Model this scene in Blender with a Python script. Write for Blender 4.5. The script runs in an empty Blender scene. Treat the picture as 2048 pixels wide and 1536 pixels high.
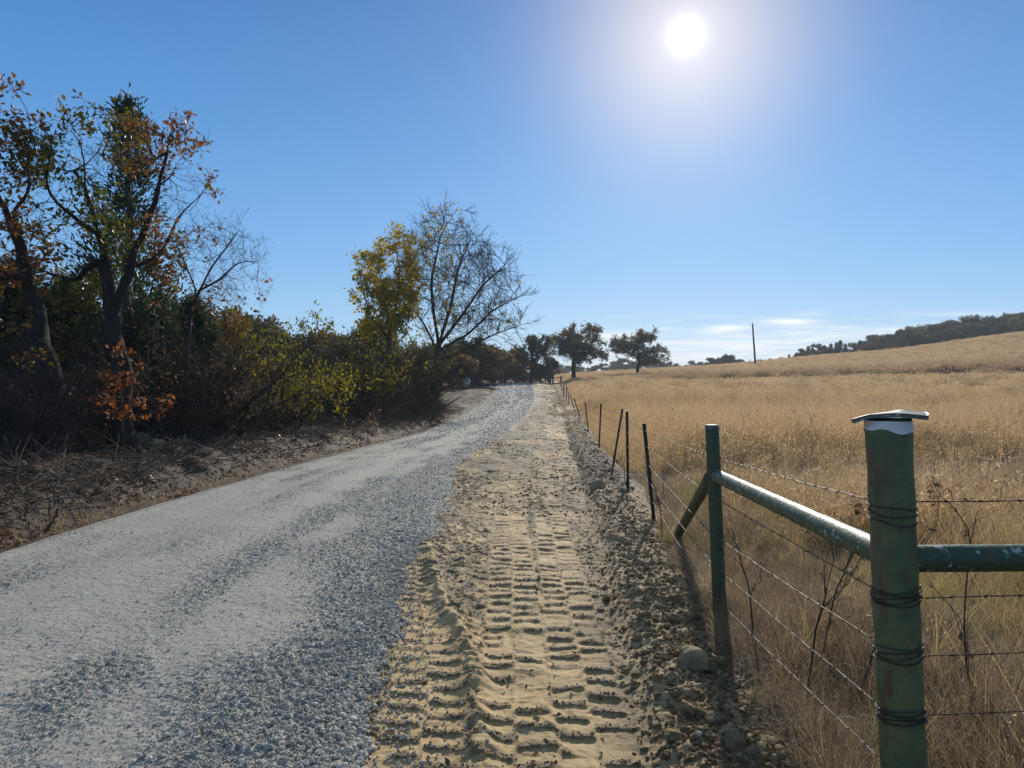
import bpy, math, random
import numpy as np
from mathutils import Vector, Matrix
random.seed(5)
RNG = np.random.default_rng(11)
SC = bpy.context.scene
COL = SC.collection
PI = math.pi
F = 1420.0            # focal length in pixels of the 2048 px wide photograph
EYE = 1.65

def P(px, py, d):
    """A point of the place from its direction in the photograph and its real distance."""
    return np.array([(px - 1024) / F * d, d, EYE - (py - 768) / F * d])

# ------------------------------------------------------------------ noise
def _hash(ix, iy, seed):
    h = (ix.astype(np.int64) * 374761393 + iy.astype(np.int64) * 668265263 + seed * 974634777) & 0xFFFFFFFF
    h = ((h ^ (h >> 13)) * 1274126177) & 0xFFFFFFFF
    h = (h ^ (h >> 16)) & 0xFFFFFFFF
    return h / 4294967295.0

def vn(x, y, seed=0):
    x = np.asarray(x, float); y = np.asarray(y, float)
    fx = np.floor(x); fy = np.floor(y)
    tx = x - fx; ty = y - fy
    tx = tx * tx * tx * (tx * (tx * 6 - 15) + 10); ty = ty * ty * ty * (ty * (ty * 6 - 15) + 10)
    ix = fx.astype(np.int64); iy = fy.astype(np.int64)
    a = _hash(ix, iy, seed); b = _hash(ix + 1, iy, seed)
    c = _hash(ix, iy + 1, seed); d = _hash(ix + 1, iy + 1, seed)
    return (a + (b - a) * tx) * (1 - ty) + (c + (d - c) * tx) * ty

def fbm(x, y, f, oct=3, seed=0, gain=.5):
    s = 0; a = 1; t = 0
    for o in range(oct):
        ca, sa = math.cos(o * 1.1 + seed), math.sin(o * 1.1 + seed)
        s = s + a * (vn((x * ca - y * sa) * f + 31.7 * o, (x * sa + y * ca) * f - 17.3 * o, seed + o) * 2 - 1)
        t += a; a *= gain; f *= 2.03
    return s / t

def ss(a, b, x):
    t = np.clip((np.asarray(x, float) - a) / (b - a), 0, 1)
    return t * t * (3 - 2 * t)

# ------------------------------------------------------------------ mesh helpers
def raw_mesh(name, verts, faces, smooth=True, attrs=None):
    """faces: list of int arrays (n, k)."""
    me = bpy.data.meshes.new(name)
    verts = np.asarray(verts, np.float32).reshape(-1, 3)
    faces = [np.asarray(f, np.int32) for f in faces if len(f)]
    me.vertices.add(len(verts)); me.vertices.foreach_set('co', verts.ravel())
    nl = sum(f.size for f in faces); nf = sum(len(f) for f in faces)
    if nf:
        me.loops.add(nl); me.polygons.add(nf)
        me.loops.foreach_set('vertex_index', np.concatenate([f.ravel() for f in faces]))
        st = []; o = 0
        for f in faces:
            st.append(o + np.arange(len(f)) * f.shape[1]); o += f.size
        me.polygons.foreach_set('loop_start', np.concatenate(st).astype(np.int32))
        me.polygons.foreach_set('use_smooth', np.full(nf, bool(smooth)))
    for k, v in (attrs or {}).items():
        v = np.asarray(v)
        if v.ndim == 2:
            a = me.attributes.new(k, 'FLOAT_VECTOR', 'POINT'); a.data.foreach_set('vector', v.astype(np.float32).ravel())
        elif v.dtype.kind == 'i':
            a = me.attributes.new(k, 'INT', 'POINT'); a.data.foreach_set('value', v.astype(np.int32))
        else:
            a = me.attributes.new(k, 'FLOAT', 'POINT'); a.data.foreach_set('value', v.astype(np.float32))
    me.update(calc_edges=True)
    return me

def link(name, me, mat=None, parent=None):
    o = bpy.data.objects.new(name, me)
    COL.objects.link(o)
    if mat is not None and me is not None and not me.materials:
        me.materials.append(mat)
    if parent is not None:
        o.parent = parent
    return o

def tag(o, label, cat, group=None, kind=None):
    o['label'] = label
    if cat: o['category'] = cat
    if group: o['group'] = group
    if kind: o['kind'] = kind
    return o

def thing(name, label, cat, loc=(0, 0, 0), group=None):
    o = bpy.data.objects.new(name, None); COL.objects.link(o)
    o.location = loc; o.empty_display_size = .1
    return tag(o, label, cat, group)

class MB:
    """Collects verts and faces of one mesh."""
    def __init__(s): s.v = []; s.f = {}; s.n = 0; s.a = {}
    def add(s, verts, *faces, **attrs):
        verts = np.asarray(verts, float).reshape(-1, 3)
        for f in faces:
            f = np.asarray(f, int)
            if f.size: s.f.setdefault(f.shape[1], []).append(f + s.n)
        for k, v in attrs.items():
            s.a.setdefault(k, []).append(np.broadcast_to(np.asarray(v, float), (len(verts),)))
        s.v.append(verts); s.n += len(verts)
    def mesh(s, name, smooth=True):
        return raw_mesh(name, np.concatenate(s.v), [np.concatenate(f) for f in s.f.values()], smooth,
                        {k: np.concatenate(v) for k, v in s.a.items()})
    def build(s, name, mat, parent=None, smooth=True):
        return link(name, s.mesh(name, smooth), mat, parent)
    def tube(s, pts, rad, sides=8, caps=True, ref=(.31, .17, .93)):
        pts = np.asarray(pts, float); n = len(pts)
        rad = np.broadcast_to(np.asarray(rad, float), (n,))
        d = np.gradient(pts, axis=0); d /= np.linalg.norm(d, axis=1)[:, None] + 1e-9
        r = np.array(ref, float)
        if abs(np.dot(d[0], r)) > .9: r = np.array([.9, .3, .1])
        u = np.cross(d, r); u /= np.linalg.norm(u, axis=1)[:, None] + 1e-9
        w = np.cross(d, u)
        a = np.arange(sides) / sides * 2 * PI
        ring = pts[:, None] + rad[:, None, None] * (np.cos(a)[None, :, None] * u[:, None] + np.sin(a)[None, :, None] * w[:, None])
        i = np.arange(n - 1)[:, None] * sides; j = np.arange(sides)[None]; k = (j + 1) % sides
        q = np.stack([i + j, i + k, i + sides + k, i + sides + j], -1).reshape(-1, 4)
        v = ring.reshape(-1, 3)
        if caps:
            nn = len(v); v = np.vstack([v, pts[0], pts[-1]])
            jj = np.arange(sides); kk = (jj + 1) % sides
            t = np.vstack([np.stack([kk, jj, np.full(sides, nn)], 1),
                           np.stack([(n - 1) * sides + jj, (n - 1) * sides + kk, np.full(sides, nn + 1)], 1)])
            s.add(v, q, t)
        else:
            s.add(v, q)
    def box(s, c, size, rot=None):
        v = np.array([[x, y, z] for x in (-.5, .5) for y in (-.5, .5) for z in (-.5, .5)]) * np.array(size)
        if rot is not None: v = v @ np.array(rot).T
        f = [[0, 1, 3, 2], [4, 6, 7, 5], [0, 4, 5, 1], [2, 3, 7, 6], [0, 2, 6, 4], [1, 5, 7, 3]]
        s.add(v + np.array(c), f)

def icosphere(level=1):
    t = (1 + 5 ** .5) / 2
    v = [(-1, t, 0), (1, t, 0), (-1, -t, 0), (1, -t, 0), (0, -1, t), (0, 1, t), (0, -1, -t), (0, 1, -t), (t, 0, -1), (t, 0, 1), (-t, 0, -1), (-t, 0, 1)]
    f = [(0, 11, 5), (0, 5, 1), (0, 1, 7), (0, 7, 10), (0, 10, 11), (1, 5, 9), (5, 11, 4), (11, 10, 2), (10, 7, 6), (7, 1, 8),
         (3, 9, 4), (3, 4, 2), (3, 2, 6), (3, 6, 8), (3, 8, 9), (4, 9, 5), (2, 4, 11), (6, 2, 10), (8, 6, 7), (9, 8, 1)]
    v = [np.array(a, float) / np.linalg.norm(a) for a in v]
    for _ in range(level):
        cache = {}; nf = []
        def mid(a, b):
            k = (min(a, b), max(a, b))
            if k not in cache:
                m = v[a] + v[b]; v.append(m / np.linalg.norm(m)); cache[k] = len(v) - 1
            return cache[k]
        for a, b, c in f:
            x, y, z = mid(a, b), mid(b, c), mid(c, a)
            nf += [(a, x, z), (b, y, x), (c, z, y), (x, y, z)]
        f = nf
    return np.array(v), np.array(f)

# ------------------------------------------------------------------ materials
class M:
    def __init__(s, name):
        s.m = bpy.data.materials.new(name); s.m.use_nodes = True
        s.t = s.m.node_tree; s.t.nodes.clear()
        s.out = s.t.nodes.new('ShaderNodeOutputMaterial')
    def n(s, typ, ins=None, **props):
        nd = s.t.nodes.new('ShaderNode' + typ)
        for k, v in props.items(): setattr(nd, k, v)
        for k, v in (ins or {}).items():
            sock = nd.inputs[k]
            if isinstance(v, bpy.types.NodeSocket): s.t.links.new(v, sock)
            else: sock.default_value = v
        return nd
    def ramp(s, fac, cols):
        r = s.n('ValToRGB', {0: fac})
        e = r.color_ramp.elements
        while len(e) < len(cols): e.new(.5)
        for el, (p, c) in zip(e, cols):
            el.position = p; el.color = (*c, 1)
        return r.outputs[0]
    def pos(s): return s.n('NewGeometry').outputs['Position']
    def obj(s): return s.n('TexCoord').outputs['Object']
    def noise(s, vec, scale, detail=4, rough=.55, out='Fac', dist=0):
        return s.n('TexNoise', {'Vector': vec, 'Scale': scale, 'Detail': detail, 'Roughness': rough, 'Distortion': dist}).outputs[out]
    def mix(s, f, a, b, mode='MIX'):
        nd = s.n('Mix', data_type='RGBA', blend_type=mode)
        for k, v in ((0, f), (6, a), (7, b)):
            if isinstance(v, bpy.types.NodeSocket): s.t.links.new(v, nd.inputs[k])
            else: nd.inputs[k].default_value = v if not isinstance(v, tuple) else (*v, 1)[:4]
        return nd.outputs[2]
    def math(s, op, a, b=0.0, clamp=False):
        return s.n('Math', {0: a, 1: b}, operation=op, use_clamp=clamp).outputs[0]
    def mapr(s, v, a, b, c=0., d=1.):
        return s.n('MapRange', {0: v, 1: a, 2: b, 3: c, 4: d}).outputs[0]
    def attr(s, name, out='Fac', typ='GEOMETRY'):
        return s.n('Attribute', attribute_name=name, attribute_type=typ).outputs[out]
    def bump(s, h, strength=.5, dist=.02, nrm=None):
        i = {'Height': h, 'Strength': strength, 'Distance': dist}
        if nrm is not None: i['Normal'] = nrm
        return s.n('Bump', i).outputs[0]
    def pbr(s, col, rough=.8, nrm=None, spec=.3, metal=0.):
        i = {'Base Color': col if not isinstance(col, tuple) else (*col, 1)[:4], 'Roughness': rough, 'Specular IOR Level': spec, 'Metallic': metal}
        if nrm is not None: i['Normal'] = nrm
        return s.n('BsdfPrincipled', i).outputs[0]
    def end(s, sh):
        s.t.links.new(sh, s.out.inputs[0]); return s.m

def leaf_mat(name, cols, trans=.45, rough=.6, spec=.25):
    m = M(name)
    c = m.ramp(m.attr('tint'), cols)
    tc = m.n('HueSaturation', {'Hue': .495, 'Saturation': 1.15, 'Value': 1.25, 'Color': c}).outputs[0]
    t = m.n('BsdfTranslucent', {'Color': tc}).outputs[0]
    return m.end(m.n('MixShader', {0: trans, 1: m.pbr(c, rough, spec=spec), 2: t}).outputs[0])

def bark_mat(name, a, b, scale=14.):
    m = M(name)
    v = m.n('Mapping', {'Vector': m.obj(), 'Scale': (1, 1, .18)}).outputs[0]
    n1 = m.noise(v, scale, 6, .65); n2 = m.noise(m.obj(), 2.2, 3)
    c = m.mix(m.mapr(n1, .35, .68), a, b)
    c = m.mix(m.mapr(n2, .5, .75, 0, .5), c, tuple(x * .6 + .03 for x in b))
    return m.end(m.pbr(c, .9, m.bump(n1, .8, .03), .15))
# ------------------------------------------------------------------ sky, sun, camera
SUN_EL = math.atan2(698, math.hypot(1420, 348)); SUN_AZ = math.atan2(348, 1420)
SUN_DIR = np.array([math.sin(SUN_AZ) * math.cos(SUN_EL), math.cos(SUN_AZ) * math.cos(SUN_EL), math.sin(SUN_EL)])

def make_world():
    w = bpy.data.worlds.new('World'); SC.world = w; w.use_nodes = True
    t = w.node_tree; t.nodes.clear()
    m = M.__new__(M); m.m = w; m.t = t
    m.out = t.nodes.new('ShaderNodeOutputWorld')
    sky = m.n('TexSky', sky_type='NISHITA')
    sky.sun_disc = False; sky.sun_elevation = SUN_EL; sky.sun_rotation = SUN_AZ
    sky.altitude = 250; sky.air_density = 1.0; sky.dust_density = .35; sky.ozone_density = 3.2
    d = m.n('TexCoord').outputs['Generated']
    sep = m.n('SeparateXYZ', {0: d})
    z = sep.outputs[2]
    # deep clear-sky colour within view and thin cirrus low over the field
    k = 1 / SKY_STRENGTH
    grad = m.ramp(m.math('MULTIPLY', z, 1.0, True), [(.0, (.33, .58, .82)), (.06, (.265, .545, .86)), (.16, (.145, .425, .83)), (.32, (.065, .295, .70)), (.47, (.032, .195, .55)), (.62, (.17, .27, .42)), (1, (.24, .30, .37))])  # stops overhead, out of view, brightened and greyed to add neutral fill
    grad = m.n('VectorMath', {0: grad, 1: (k, k, k)}, operation='MULTIPLY').outputs[0]
    base = m.mix(.72, sky.outputs[0], grad)
    az = m.n('Math', {0: sep.outputs[0], 1: sep.outputs[1]}, operation='ARCTAN2').outputs[0]
    cv = m.n('CombineXYZ', {0: m.math('MULTIPLY', az, 9.0), 1: m.math('MULTIPLY', z, 70.0), 2: 3.7}).outputs[0]
    n1 = m.noise(cv, 1.0, 7, .62, dist=.7)
    cv2 = m.n('CombineXYZ', {0: m.math('MULTIPLY', az, 5.0), 1: m.math('MULTIPLY', z, 130.0), 2: 9.1}).outputs[0]
    n2 = m.noise(cv2, 1.0, 5, .5)
    band = m.math('MULTIPLY', m.mapr(z, .018, .045, 1, 1), m.mapr(z, .056, .078, 1, 0))
    side = m.math('MULTIPLY', m.mapr(az, .04, .14), m.mapr(az, .48, .68, 1, 0))
    wis = m.math('MULTIPLY', m.math('MULTIPLY', m.mapr(n1, .46, .64), m.mapr(z, .060, .100, 1, 0)), .9)
    shf = m.math('MULTIPLY', m.math('MULTIPLY', m.mapr(n2, .32, .62), band), .6)
    cl = m.math('MULTIPLY', m.math('MAXIMUM', wis, shf), side, True)
    for a0, z0, sa, sz, amp, tilt in ((.292, .0715, .035, .0055, 1.0, .05), (.372, .0815, .036, .0042, .95, -.06), (.140, .066, .045, .006, .9, .0), (.315, .062, .06, .004, .6, .0), (.56, .083, .05, .003, .45, -.03)):
        da = m.math('SUBTRACT', az, a0); dz = m.math('SUBTRACT', m.math('SUBTRACT', z, z0), m.math('MULTIPLY', da, tilt))
        q = m.math('ADD', m.math('POWER', m.math('ABSOLUTE', m.math('DIVIDE', da, sa)), 2.), m.math('POWER', m.math('ABSOLUTE', m.math('DIVIDE', m.math('ADD', dz, m.math('MULTIPLY', m.math('SUBTRACT', n1, .5), .016)), sz)), 2.))
        gsn = m.math('MULTIPLY', m.math('MULTIPLY', m.math('EXPONENT', m.math('MULTIPLY', q, -1.)), amp), m.mapr(n2, .25, .55, .35, 1))
        cl = m.math('MAXIMUM', cl, gsn)
    base = m.mix(cl, base, (12.0, 12.0, 11.8))
    # air lit up round the sun
    dot = m.n('VectorMath', {0: m.n('VectorMath', {0: d}, operation='NORMALIZE').outputs[0], 1: tuple(SUN_DIR)}, operation='DOT_PRODUCT').outputs['Value']
    omd = m.math('SUBTRACT', 1.0, dot)
    def lobe(k, a):
        return m.math('MULTIPLY', m.math('EXPONENT', m.math('MULTIPLY', omd, -1.0 / k)), a)
    def glow(col, g):
        gc = m.n('VectorMath', {0: col}, operation='SCALE'); t.links.new(g, gc.inputs['Scale']); return gc.outputs[0]
    def add(a, b): return m.n('VectorMath', {0: a, 1: b}, operation='ADD').outputs[0]
    tot = add(base, add(glow((1, .98, .95), m.math('ADD', lobe(.00007, 40.), m.math('ADD', lobe(.00022, 3.), lobe(.0012, 1.5)))), add(glow((1, .70, .27), lobe(.0088, GLOW1)), glow((.9, .75, .5), lobe(.05, GLOW2)))))
    bg = m.n('Background', {0: tot, 1: SKY_STRENGTH}).outputs[0]
    t.links.new(bg, m.out.inputs[0])
    w.cycles.sampling_method = 'MANUAL'; w.cycles.sample_map_resolution = 1024

SKY_STRENGTH = .085; GLOW1 = 5.8; GLOW2 = .35
make_world()
sun = bpy.data.lights.new('sun', 'SUN'); sun.energy = 4.2; sun.angle = math.radians(.53); sun.color = (1, .93, .82)
so = bpy.data.objects.new('sun', sun); COL.objects.link(so)
so.rotation_euler = Vector(SUN_DIR).to_track_quat('Z', 'Y').to_euler(); so.location = (20, 80, 60)
cam = bpy.data.cameras.new('camera'); co = bpy.data.objects.new('camera', cam); COL.objects.link(co)
cam.sensor_width = 36; cam.sensor_fit = 'HORIZONTAL'; cam.lens = 36 * F / 2048
cam.clip_start = .05; cam.clip_end = 9000
co.location = (0, 0, EYE); co.rotation_euler = (PI / 2, 0, 0)
SC.camera = co
SC.view_settings.view_transform = 'Standard'; SC.view_settings.look = 'None'
SC.view_settings.exposure = 0.12; SC.view_settings.gamma = 1.0
SC.render.engine = 'CYCLES'
cy = SC.cycles
cy.max_bounces = 5; cy.diffuse_bounces = 3; cy.glossy_bounces = 2; cy.transmission_bounces = 3; cy.transparent_max_bounces = 4
cy.sample_clamp_indirect = 4; cy.caustics_reflective = False; cy.caustics_refractive = False
cy.use_denoising = True
try:
    cy.denoiser = 'OPENIMAGEDENOISE'; cy.denoising_input_passes = 'RGB_ALBEDO_NORMAL'; cy.denoising_prefilter = 'ACCURATE'
except Exception: pass

# ------------------------------------------------------------------ the lie of the land
_AP = np.array([(-4000, 14), (-1500, 10), (0, 8), (500, 7), (900, 4), (1060, 5), (1100, 12), (1200, 20), (1300, 24), (1446, 33), (1519, 40),
                (1629, 51), (1775, 62), (1884, 77), (1994, 93), (2048, 99), (2300, 125), (3000, 160), (5000, 200)], float)
def ang(t): return np.interp(t, (_AP[:, 0] - 1024) / F, _AP[:, 1])
def xl(y): return np.interp(y, [-10, 0, 7, 10, 15, 22, 32, 43, 56, 70, 100, 130], [-5.3, -5.2, -5.02, -4.9, -4.55, -4.15, -3.5, -2.6, -1.75, -1.5, -2.1, -3.4])
def xr0(y): return np.interp(y, [-10, 0, 3, 4.5, 7, 10, 12.3, 15, 19, 28, 40, 56, 70, 100, 130], [-.3, -.4, -.57, -.75, -.93, -.85, -.97, -1.15, -.92, -.3, .96, 1.85, 2.25, 2.96, 2.6])
def xf(y): return np.interp(y, [-10, 0, 2.35, 5, 8.2, 14.3, 20, 28, 37, 46, 90, 130], [1.1, 1.17, 1.27, 1.44, 1.65, 2.05, 2.4, 3.0, 3.6, 4.1, 6.2, 8.2])
def xr(y): return xr0(y) + .13 * fbm(y, y * 0, 1.3, 3, 5) + .06 * fbm(y, y * 0 + 4, 7, 2, 8)

def land(x, y):
    x = np.asarray(x, float); y = np.asarray(y, float)
    t = x / np.maximum(y, 20)
    a = ang(t) / F
    f = np.clip((y - 20) / 140, 0, 1) ** 1.6
    hf = np.where(y < 160, (EYE + a * 160) * f, EYE + a * np.minimum(y, 900) + .02 * np.clip(y - 900, 0, None))
    f2 = np.clip((y - 25) / 75, 0, 1) ** 1.6
    hr = np.where(y < 100, 1.72 * f2, 1.72 + (a * np.minimum(y, 900) - .07) * ss(100, 170, y))
    w = ss(.03, .14, t)
    h = hr * (1 - w) + hf * w
    h = h - .33 * np.exp(-((y - 32) / 13.0) ** 2)
    far = ss(120, 260, np.hypot(x, y))
    h = h + .12 * fbm(x, y, .09, 2, 3) * ss(12, 40, np.abs(x - 1) + .2 * y) * (1 - far) + .5 * fbm(x, y, .02, 2, 4) * far
    return h

def bank_rise(x, y):
    k = xl(y) - x
    return (.34 * ss(.1, 1.7, k) + .25 * ss(1.5, 6, k)) * (.25 + .75 * ss(52, 32, y))

def tracks(x, y):
    """Imprints of a loader's rubber tracks: flat pads between squeezed-up bars."""
    wob = .02 * fbm(x, y, 2.5, 2, 21)
    out = np.zeros_like(x); lev = np.zeros_like(x); tone = ss(.3, .62, vn(x * 2.6, y * 1.7, 64) * .55 + vn(x * 11, y * 11, 65) * .45)
    def one(xc, half, pitch, ph, st, lo, hi, skew):
        nonlocal out, lev
        c = np.interp(y, xc[0], xc[1])
        u = x - c + wob
        inside = ss(half + .02, half - .015, np.abs(u) + .02 * fbm(x, y, 9, 2, 31)) * ss(lo - .4, lo + .2, y) * ss(hi + 2, hi - 2, y)
        nb = 2
        w = 2 * half / nb
        k = np.floor((u + half) / w); cu = (u + half) - (k + .5) * w
        p = (y + skew * u + ph + k * pitch * .43 + .018 * fbm(x, y, 6, 2, 41)) / pitch
        row = np.floor(p); fr = p - row + .05 * fbm(x, y, 14, 2, 44)
        rnd = _hash(row.astype(np.int64), k.astype(np.int64), int(ph * 100) + 7)
        bar = ss(.64, .70, fr) * ss(1.0, .95, fr)
        edge = ss(w * .5, w * .5 - .022, np.abs(cu))
        crumble = .55 + .6 * vn(x * 26, y * 26, 51) + .5 * (rnd - .5)
        bar = bar * ss(.25, .5, vn(x * 5 + ph * 40, y * 5, 47) + .15 * rnd)
        prof = bar * edge * (.0105 * crumble + .003) * st * ss(.22, .42, vn(x * 1.3, y * .9, 48)) - .0015 * (1 - bar) * edge - .003 * fr * (1 - bar) * edge
        prof = prof + (.010 * vn(x * 30, y * 30, 61) - .004) * (1 - edge)
        out = out * (1 - inside) + prof * inside; lev = np.maximum(lev, inside * st)
        soil = np.clip(ss(.0, .5, bar * edge * crumble) + .7 * (1 - edge) * ss(.35, .65, vn(x * 18, y * 18, 63)), 0, 1)  # mask of the darker tone: raised bars and column edges
        tone[:] = tone * (1 - inside) + soil * inside
    one(([0, 3.8, 6, 9, 14], [-.30, -.44, -.8, -1.3, -1.9]), .21, .165, .0, .95, 2.2, 12, .10)
    one(([0, 3.8, 6.5, 12, 20, 40], [-.06, .02, .0, -.05, .1, 1.2]), .20, .17, .07, .9, 1.0, 36, -.06)
    one(([0, 3.8, 6.5, 10, 20, 40], [.36, .40, .43, .50, 1.0, 2.2]), .19, .165, .11, 1., 1.0, 36, .05)
    one(([0, 10, 14, 20, 30], [-.4, -.45, -.5, -.4, .1]), .21, .16, .03, .8, 9.0, 30, .12)
    return out, lev, tone

def looseness(u, x, y):
    """0 on packed wheel tracks, 1 where the stone lies loose."""
    u2 = u + .02 * fbm(y, y * 0, .25, 2, 34)
    strip = sum(np.exp(-((u2 - c) / w) ** 2) * a for c, w, a in ((.16, .055, .9), (.33, .045, .85), (.55, .06, 1.), (.72, .04, .8)))
    patch = vn(u * 5, y * .22, 15) * .6 + vn(x * 2.1, y * 1.3, 18) * .4
    return np.clip(ss(.30, .85, patch + .08 - .26 * strip + .55 * ss(.76, .97, u)), 0, 1)

def surf(x, y, detail=True):
    """Height of the road corridor: left bank, gravel road, tracked dirt, soil berm."""
    x = np.asarray(x, float); y = np.asarray(y, float)
    L = xl(y); R = xr(y); FX = xf(y)
    B = FX - .72 - .10 * ss(10, 30, y)
    h = land(x, y)
    near = np.exp(-np.maximum(y, 0) / 16.0); mid = np.exp(-np.maximum(y, 0) / 45.0)
    h = h + .012 * fbm(x, y, 1.6, 2, 2) + .004 * fbm(x, y, 9, 2, 12) * mid
    # road
    wr = ss(L - .05, L + .25, x) * ss(R + .06, R - .22, x)
    u = (x - L) / np.maximum(R - L, .5)
    road = .05 * (1 - (2 * u - 1) ** 2)
    for c, s, d in ((.25, .09, .020), (.62, .10, .024), (.43, .05, -.012), (.05, .03, -.02)):
        road = road - d * np.exp(-((u - c + .015 * fbm(y, y * 0, .3, 2, 33)) / s) ** 2)
    loose = looseness(u, x, y)
    stone = (np.abs(fbm(x, y, 26, 2, 71)) * .022 + np.abs(fbm(x, y, 55, 1, 72)) * .010) * (.35 + .9 * loose) * (.35 + .65 * mid)
    tyre = ss(.10, .03, np.abs(u - .14 - .02 * np.sin(y * .3))) + ss(.09, .03, np.abs(u - .30))
    lug = ss(.3, .5, np.abs(((y * 14 + np.abs(x * 30 % 2 - 1) * .8) % 1) - .5)) * ss(.2, .5, vn(x * 3, y * 1.5, 16))
    road = road + stone + tyre * lug * .014 * near * (1 - .6 * loose)
    h = h + wr * road
    # tracked dirt
    wd = ss(R - .15, R + .12, x) * ss(B + .12, B - .10, x)
    tr, lev, tone = tracks(x, y)
    crumb = (ss(.56, .85, vn(x * 17, y * 17, 81)) * .018 + ss(.62, .9, vn(x * 34, y * 34, 82)) * .014) * (1 - .75 * lev)
    wx = np.interp(y, [0, 3.0, 4.1, 4.5, 5.4, 6.1, 7.5], [-.12, -.12, -.22, -.31, -.52, -.66, -.95])
    wind = np.exp(-((x - wx + .03 * fbm(x, y, 5, 2, 84)) / .07) ** 2) * ss(2.2, 3, y) * ss(8, 6.2, y)
    dirt = tr * (.35 + .65 * mid) + crumb * mid + wind * (.045 + .03 * fbm(x, y, 14, 2, 85)) + .02 * fbm(x, y, 3, 2, 83)
    dirt = dirt + (.05 * fbm(x, y, .7, 3, 86) + .042 * fbm(x, y, 3.5, 3, 88) + .03 * (np.abs(fbm(x * .6 + y * .8, y * .25, 1.2, 2, 89)) - .2)) * ss(7.5, 13, y)
    wA = ss(R - 1.3, R - .6, x) * ss(R + .02, R - .1, x) * ss(4.5, 6.5, y) * ss(13, 10, y)
    h = h + wd * dirt + wA * tr * .75
    # berm
    v = np.clip((x - B) / np.maximum(FX - .02 - B, .2), -.3, 1.6)
    env = ss(-.08, .3, v) * ss(1.5, .75, v)
    lumps = 1 - np.abs(fbm(x, y, 4.2, 3, 91)); fine = 1 - np.abs(fbm(x, y, 13, 2, 92)); vf = fbm(x, y, 38, 2, 93)
    berm = env * (.080 + .085 * (lumps - .55) + .036 * (fine - .6) * (.4 + .6 * mid) + .012 * vf * near + .05 * fbm(x, y, .8, 2, 94))
    h = h + berm
    # left bank: scraped soil ridge and torn ground
    k = L - x
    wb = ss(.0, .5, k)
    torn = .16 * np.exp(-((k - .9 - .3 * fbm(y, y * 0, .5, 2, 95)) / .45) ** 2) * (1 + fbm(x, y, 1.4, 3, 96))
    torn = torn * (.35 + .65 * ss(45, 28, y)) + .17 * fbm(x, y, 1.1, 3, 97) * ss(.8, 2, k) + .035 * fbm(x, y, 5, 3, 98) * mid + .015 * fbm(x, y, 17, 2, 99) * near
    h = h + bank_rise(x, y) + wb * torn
    return h

def ground_h(x, y):
    """Final ground height for standing things on."""
    x = np.asarray(x, float); y = np.asarray(y, float)
    inside = (x > xl(y) - 4.6) & (x < xf(y) + .2) & (y > -5) & (y < 128)
    return np.where(inside, surf(x, y), land(x, y) + bank_rise(x, y) * ss(135, 110, y))
def gz(x, y): return float(ground_h(np.array([x]), np.array([y]))[0])

def grid_faces(nr, nc, c0=0, c1=None):
    c1 = nc if c1 is None else c1
    i = np.arange(nr - 1)[:, None] * nc; j = np.arange(c0, c1 - 1)[None]
    return np.stack([i + j, i + j + 1, i + nc + j + 1, i + nc + j], -1).reshape(-1, 4)

def corridor():
    ys = np.concatenate([np.arange(-6, .8, .25), np.arange(.8, 2.6, .03), np.arange(2.6, 4.5, .0085), np.arange(4.5, 8, .0135), np.arange(8, 14, .026),
                         np.arange(14, 24, .05), np.arange(24, 60, .2), np.arange(60, 130.1, .5)])
    nb, nr, nd, nm = 92, 230, 170, 104
    b = -(np.linspace(1, 0, nb, endpoint=False) ** 1.35) * 5.0
    L = xl(ys); R = xr(ys); FX = xf(ys); B = FX - .72 - .10 * ss(10, 30, ys)
    cols = [L[:, None] + b[None]]
    cols.append(L[:, None] + (R - L)[:, None] * np.linspace(0, 1, nr, endpoint=False) ** .85)
    cols.append(R[:, None] + (B - R)[:, None] * np.linspace(0, 1, nd, endpoint=False))
    cols.append(B[:, None] + (FX + .45 - B)[:, None] * np.linspace(0, 1, nm))
    X = np.concatenate(cols, 1); Y = np.repeat(ys[:, None], X.shape[1], 1)
    Z = surf(X.ravel(), Y.ravel()).reshape(X.shape)
    k = L[:, None] - X
    Z = Z - .5 * ss(4.55, 5.0, k) - .5 * ss(.28, .45, X - FX[:, None]) - .6 * ss(128.5, 130, Y) - .4 * ss(-5.6, -6, Y)
    V = np.stack([X, Y, Z], -1)
    n = X.shape[1]
    s = [0, nb, nb + nr, nb + nr + nd, n]
    res = []
    for a, e in zip(s[:-1], s[1:]):
        e2 = min(e + 1, n)
        sub = V[:, a:e2].reshape(-1, 3)
        px, py = sub[:, 0], sub[:, 1]; R_, F_ = xr(py), xf(py)
        tone = tracks(px, py)[2]
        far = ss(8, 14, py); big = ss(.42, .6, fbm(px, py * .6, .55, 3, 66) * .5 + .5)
        tone = tone * (1 - .8 * far) + far * (.62 + .6 * ss(.2, .6, big * .5 + .6 * vn(px * 4, py * 2, 67))) * (1 - .9 * ss(.66, .74, vn(px * 1.1 + 5, py * .45, 70)))
        tone = np.clip(tone, 0, 1.15)
        tone = np.maximum(tone, ss(F_ - 1.05, F_ - .75, px + .12 * fbm(px, py, 2, 2, 68)) * .8)
        uu = (px - xl(py)) / np.maximum(R_ - xl(py), .5); dust = (1 - looseness(uu, px, py)) * (1 - .7 * ss(14, 34, py))
        drk = ss(9, 13, py) * ss(40, 26, py) * ss(.35, .6, vn(px * 1.2, py * .5, 69) + .25)
        res.append((sub, grid_faces(len(ys), e2 - a), {'crumb': tone, 'dark': drk, 'dust': dust}))
    return res

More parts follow.
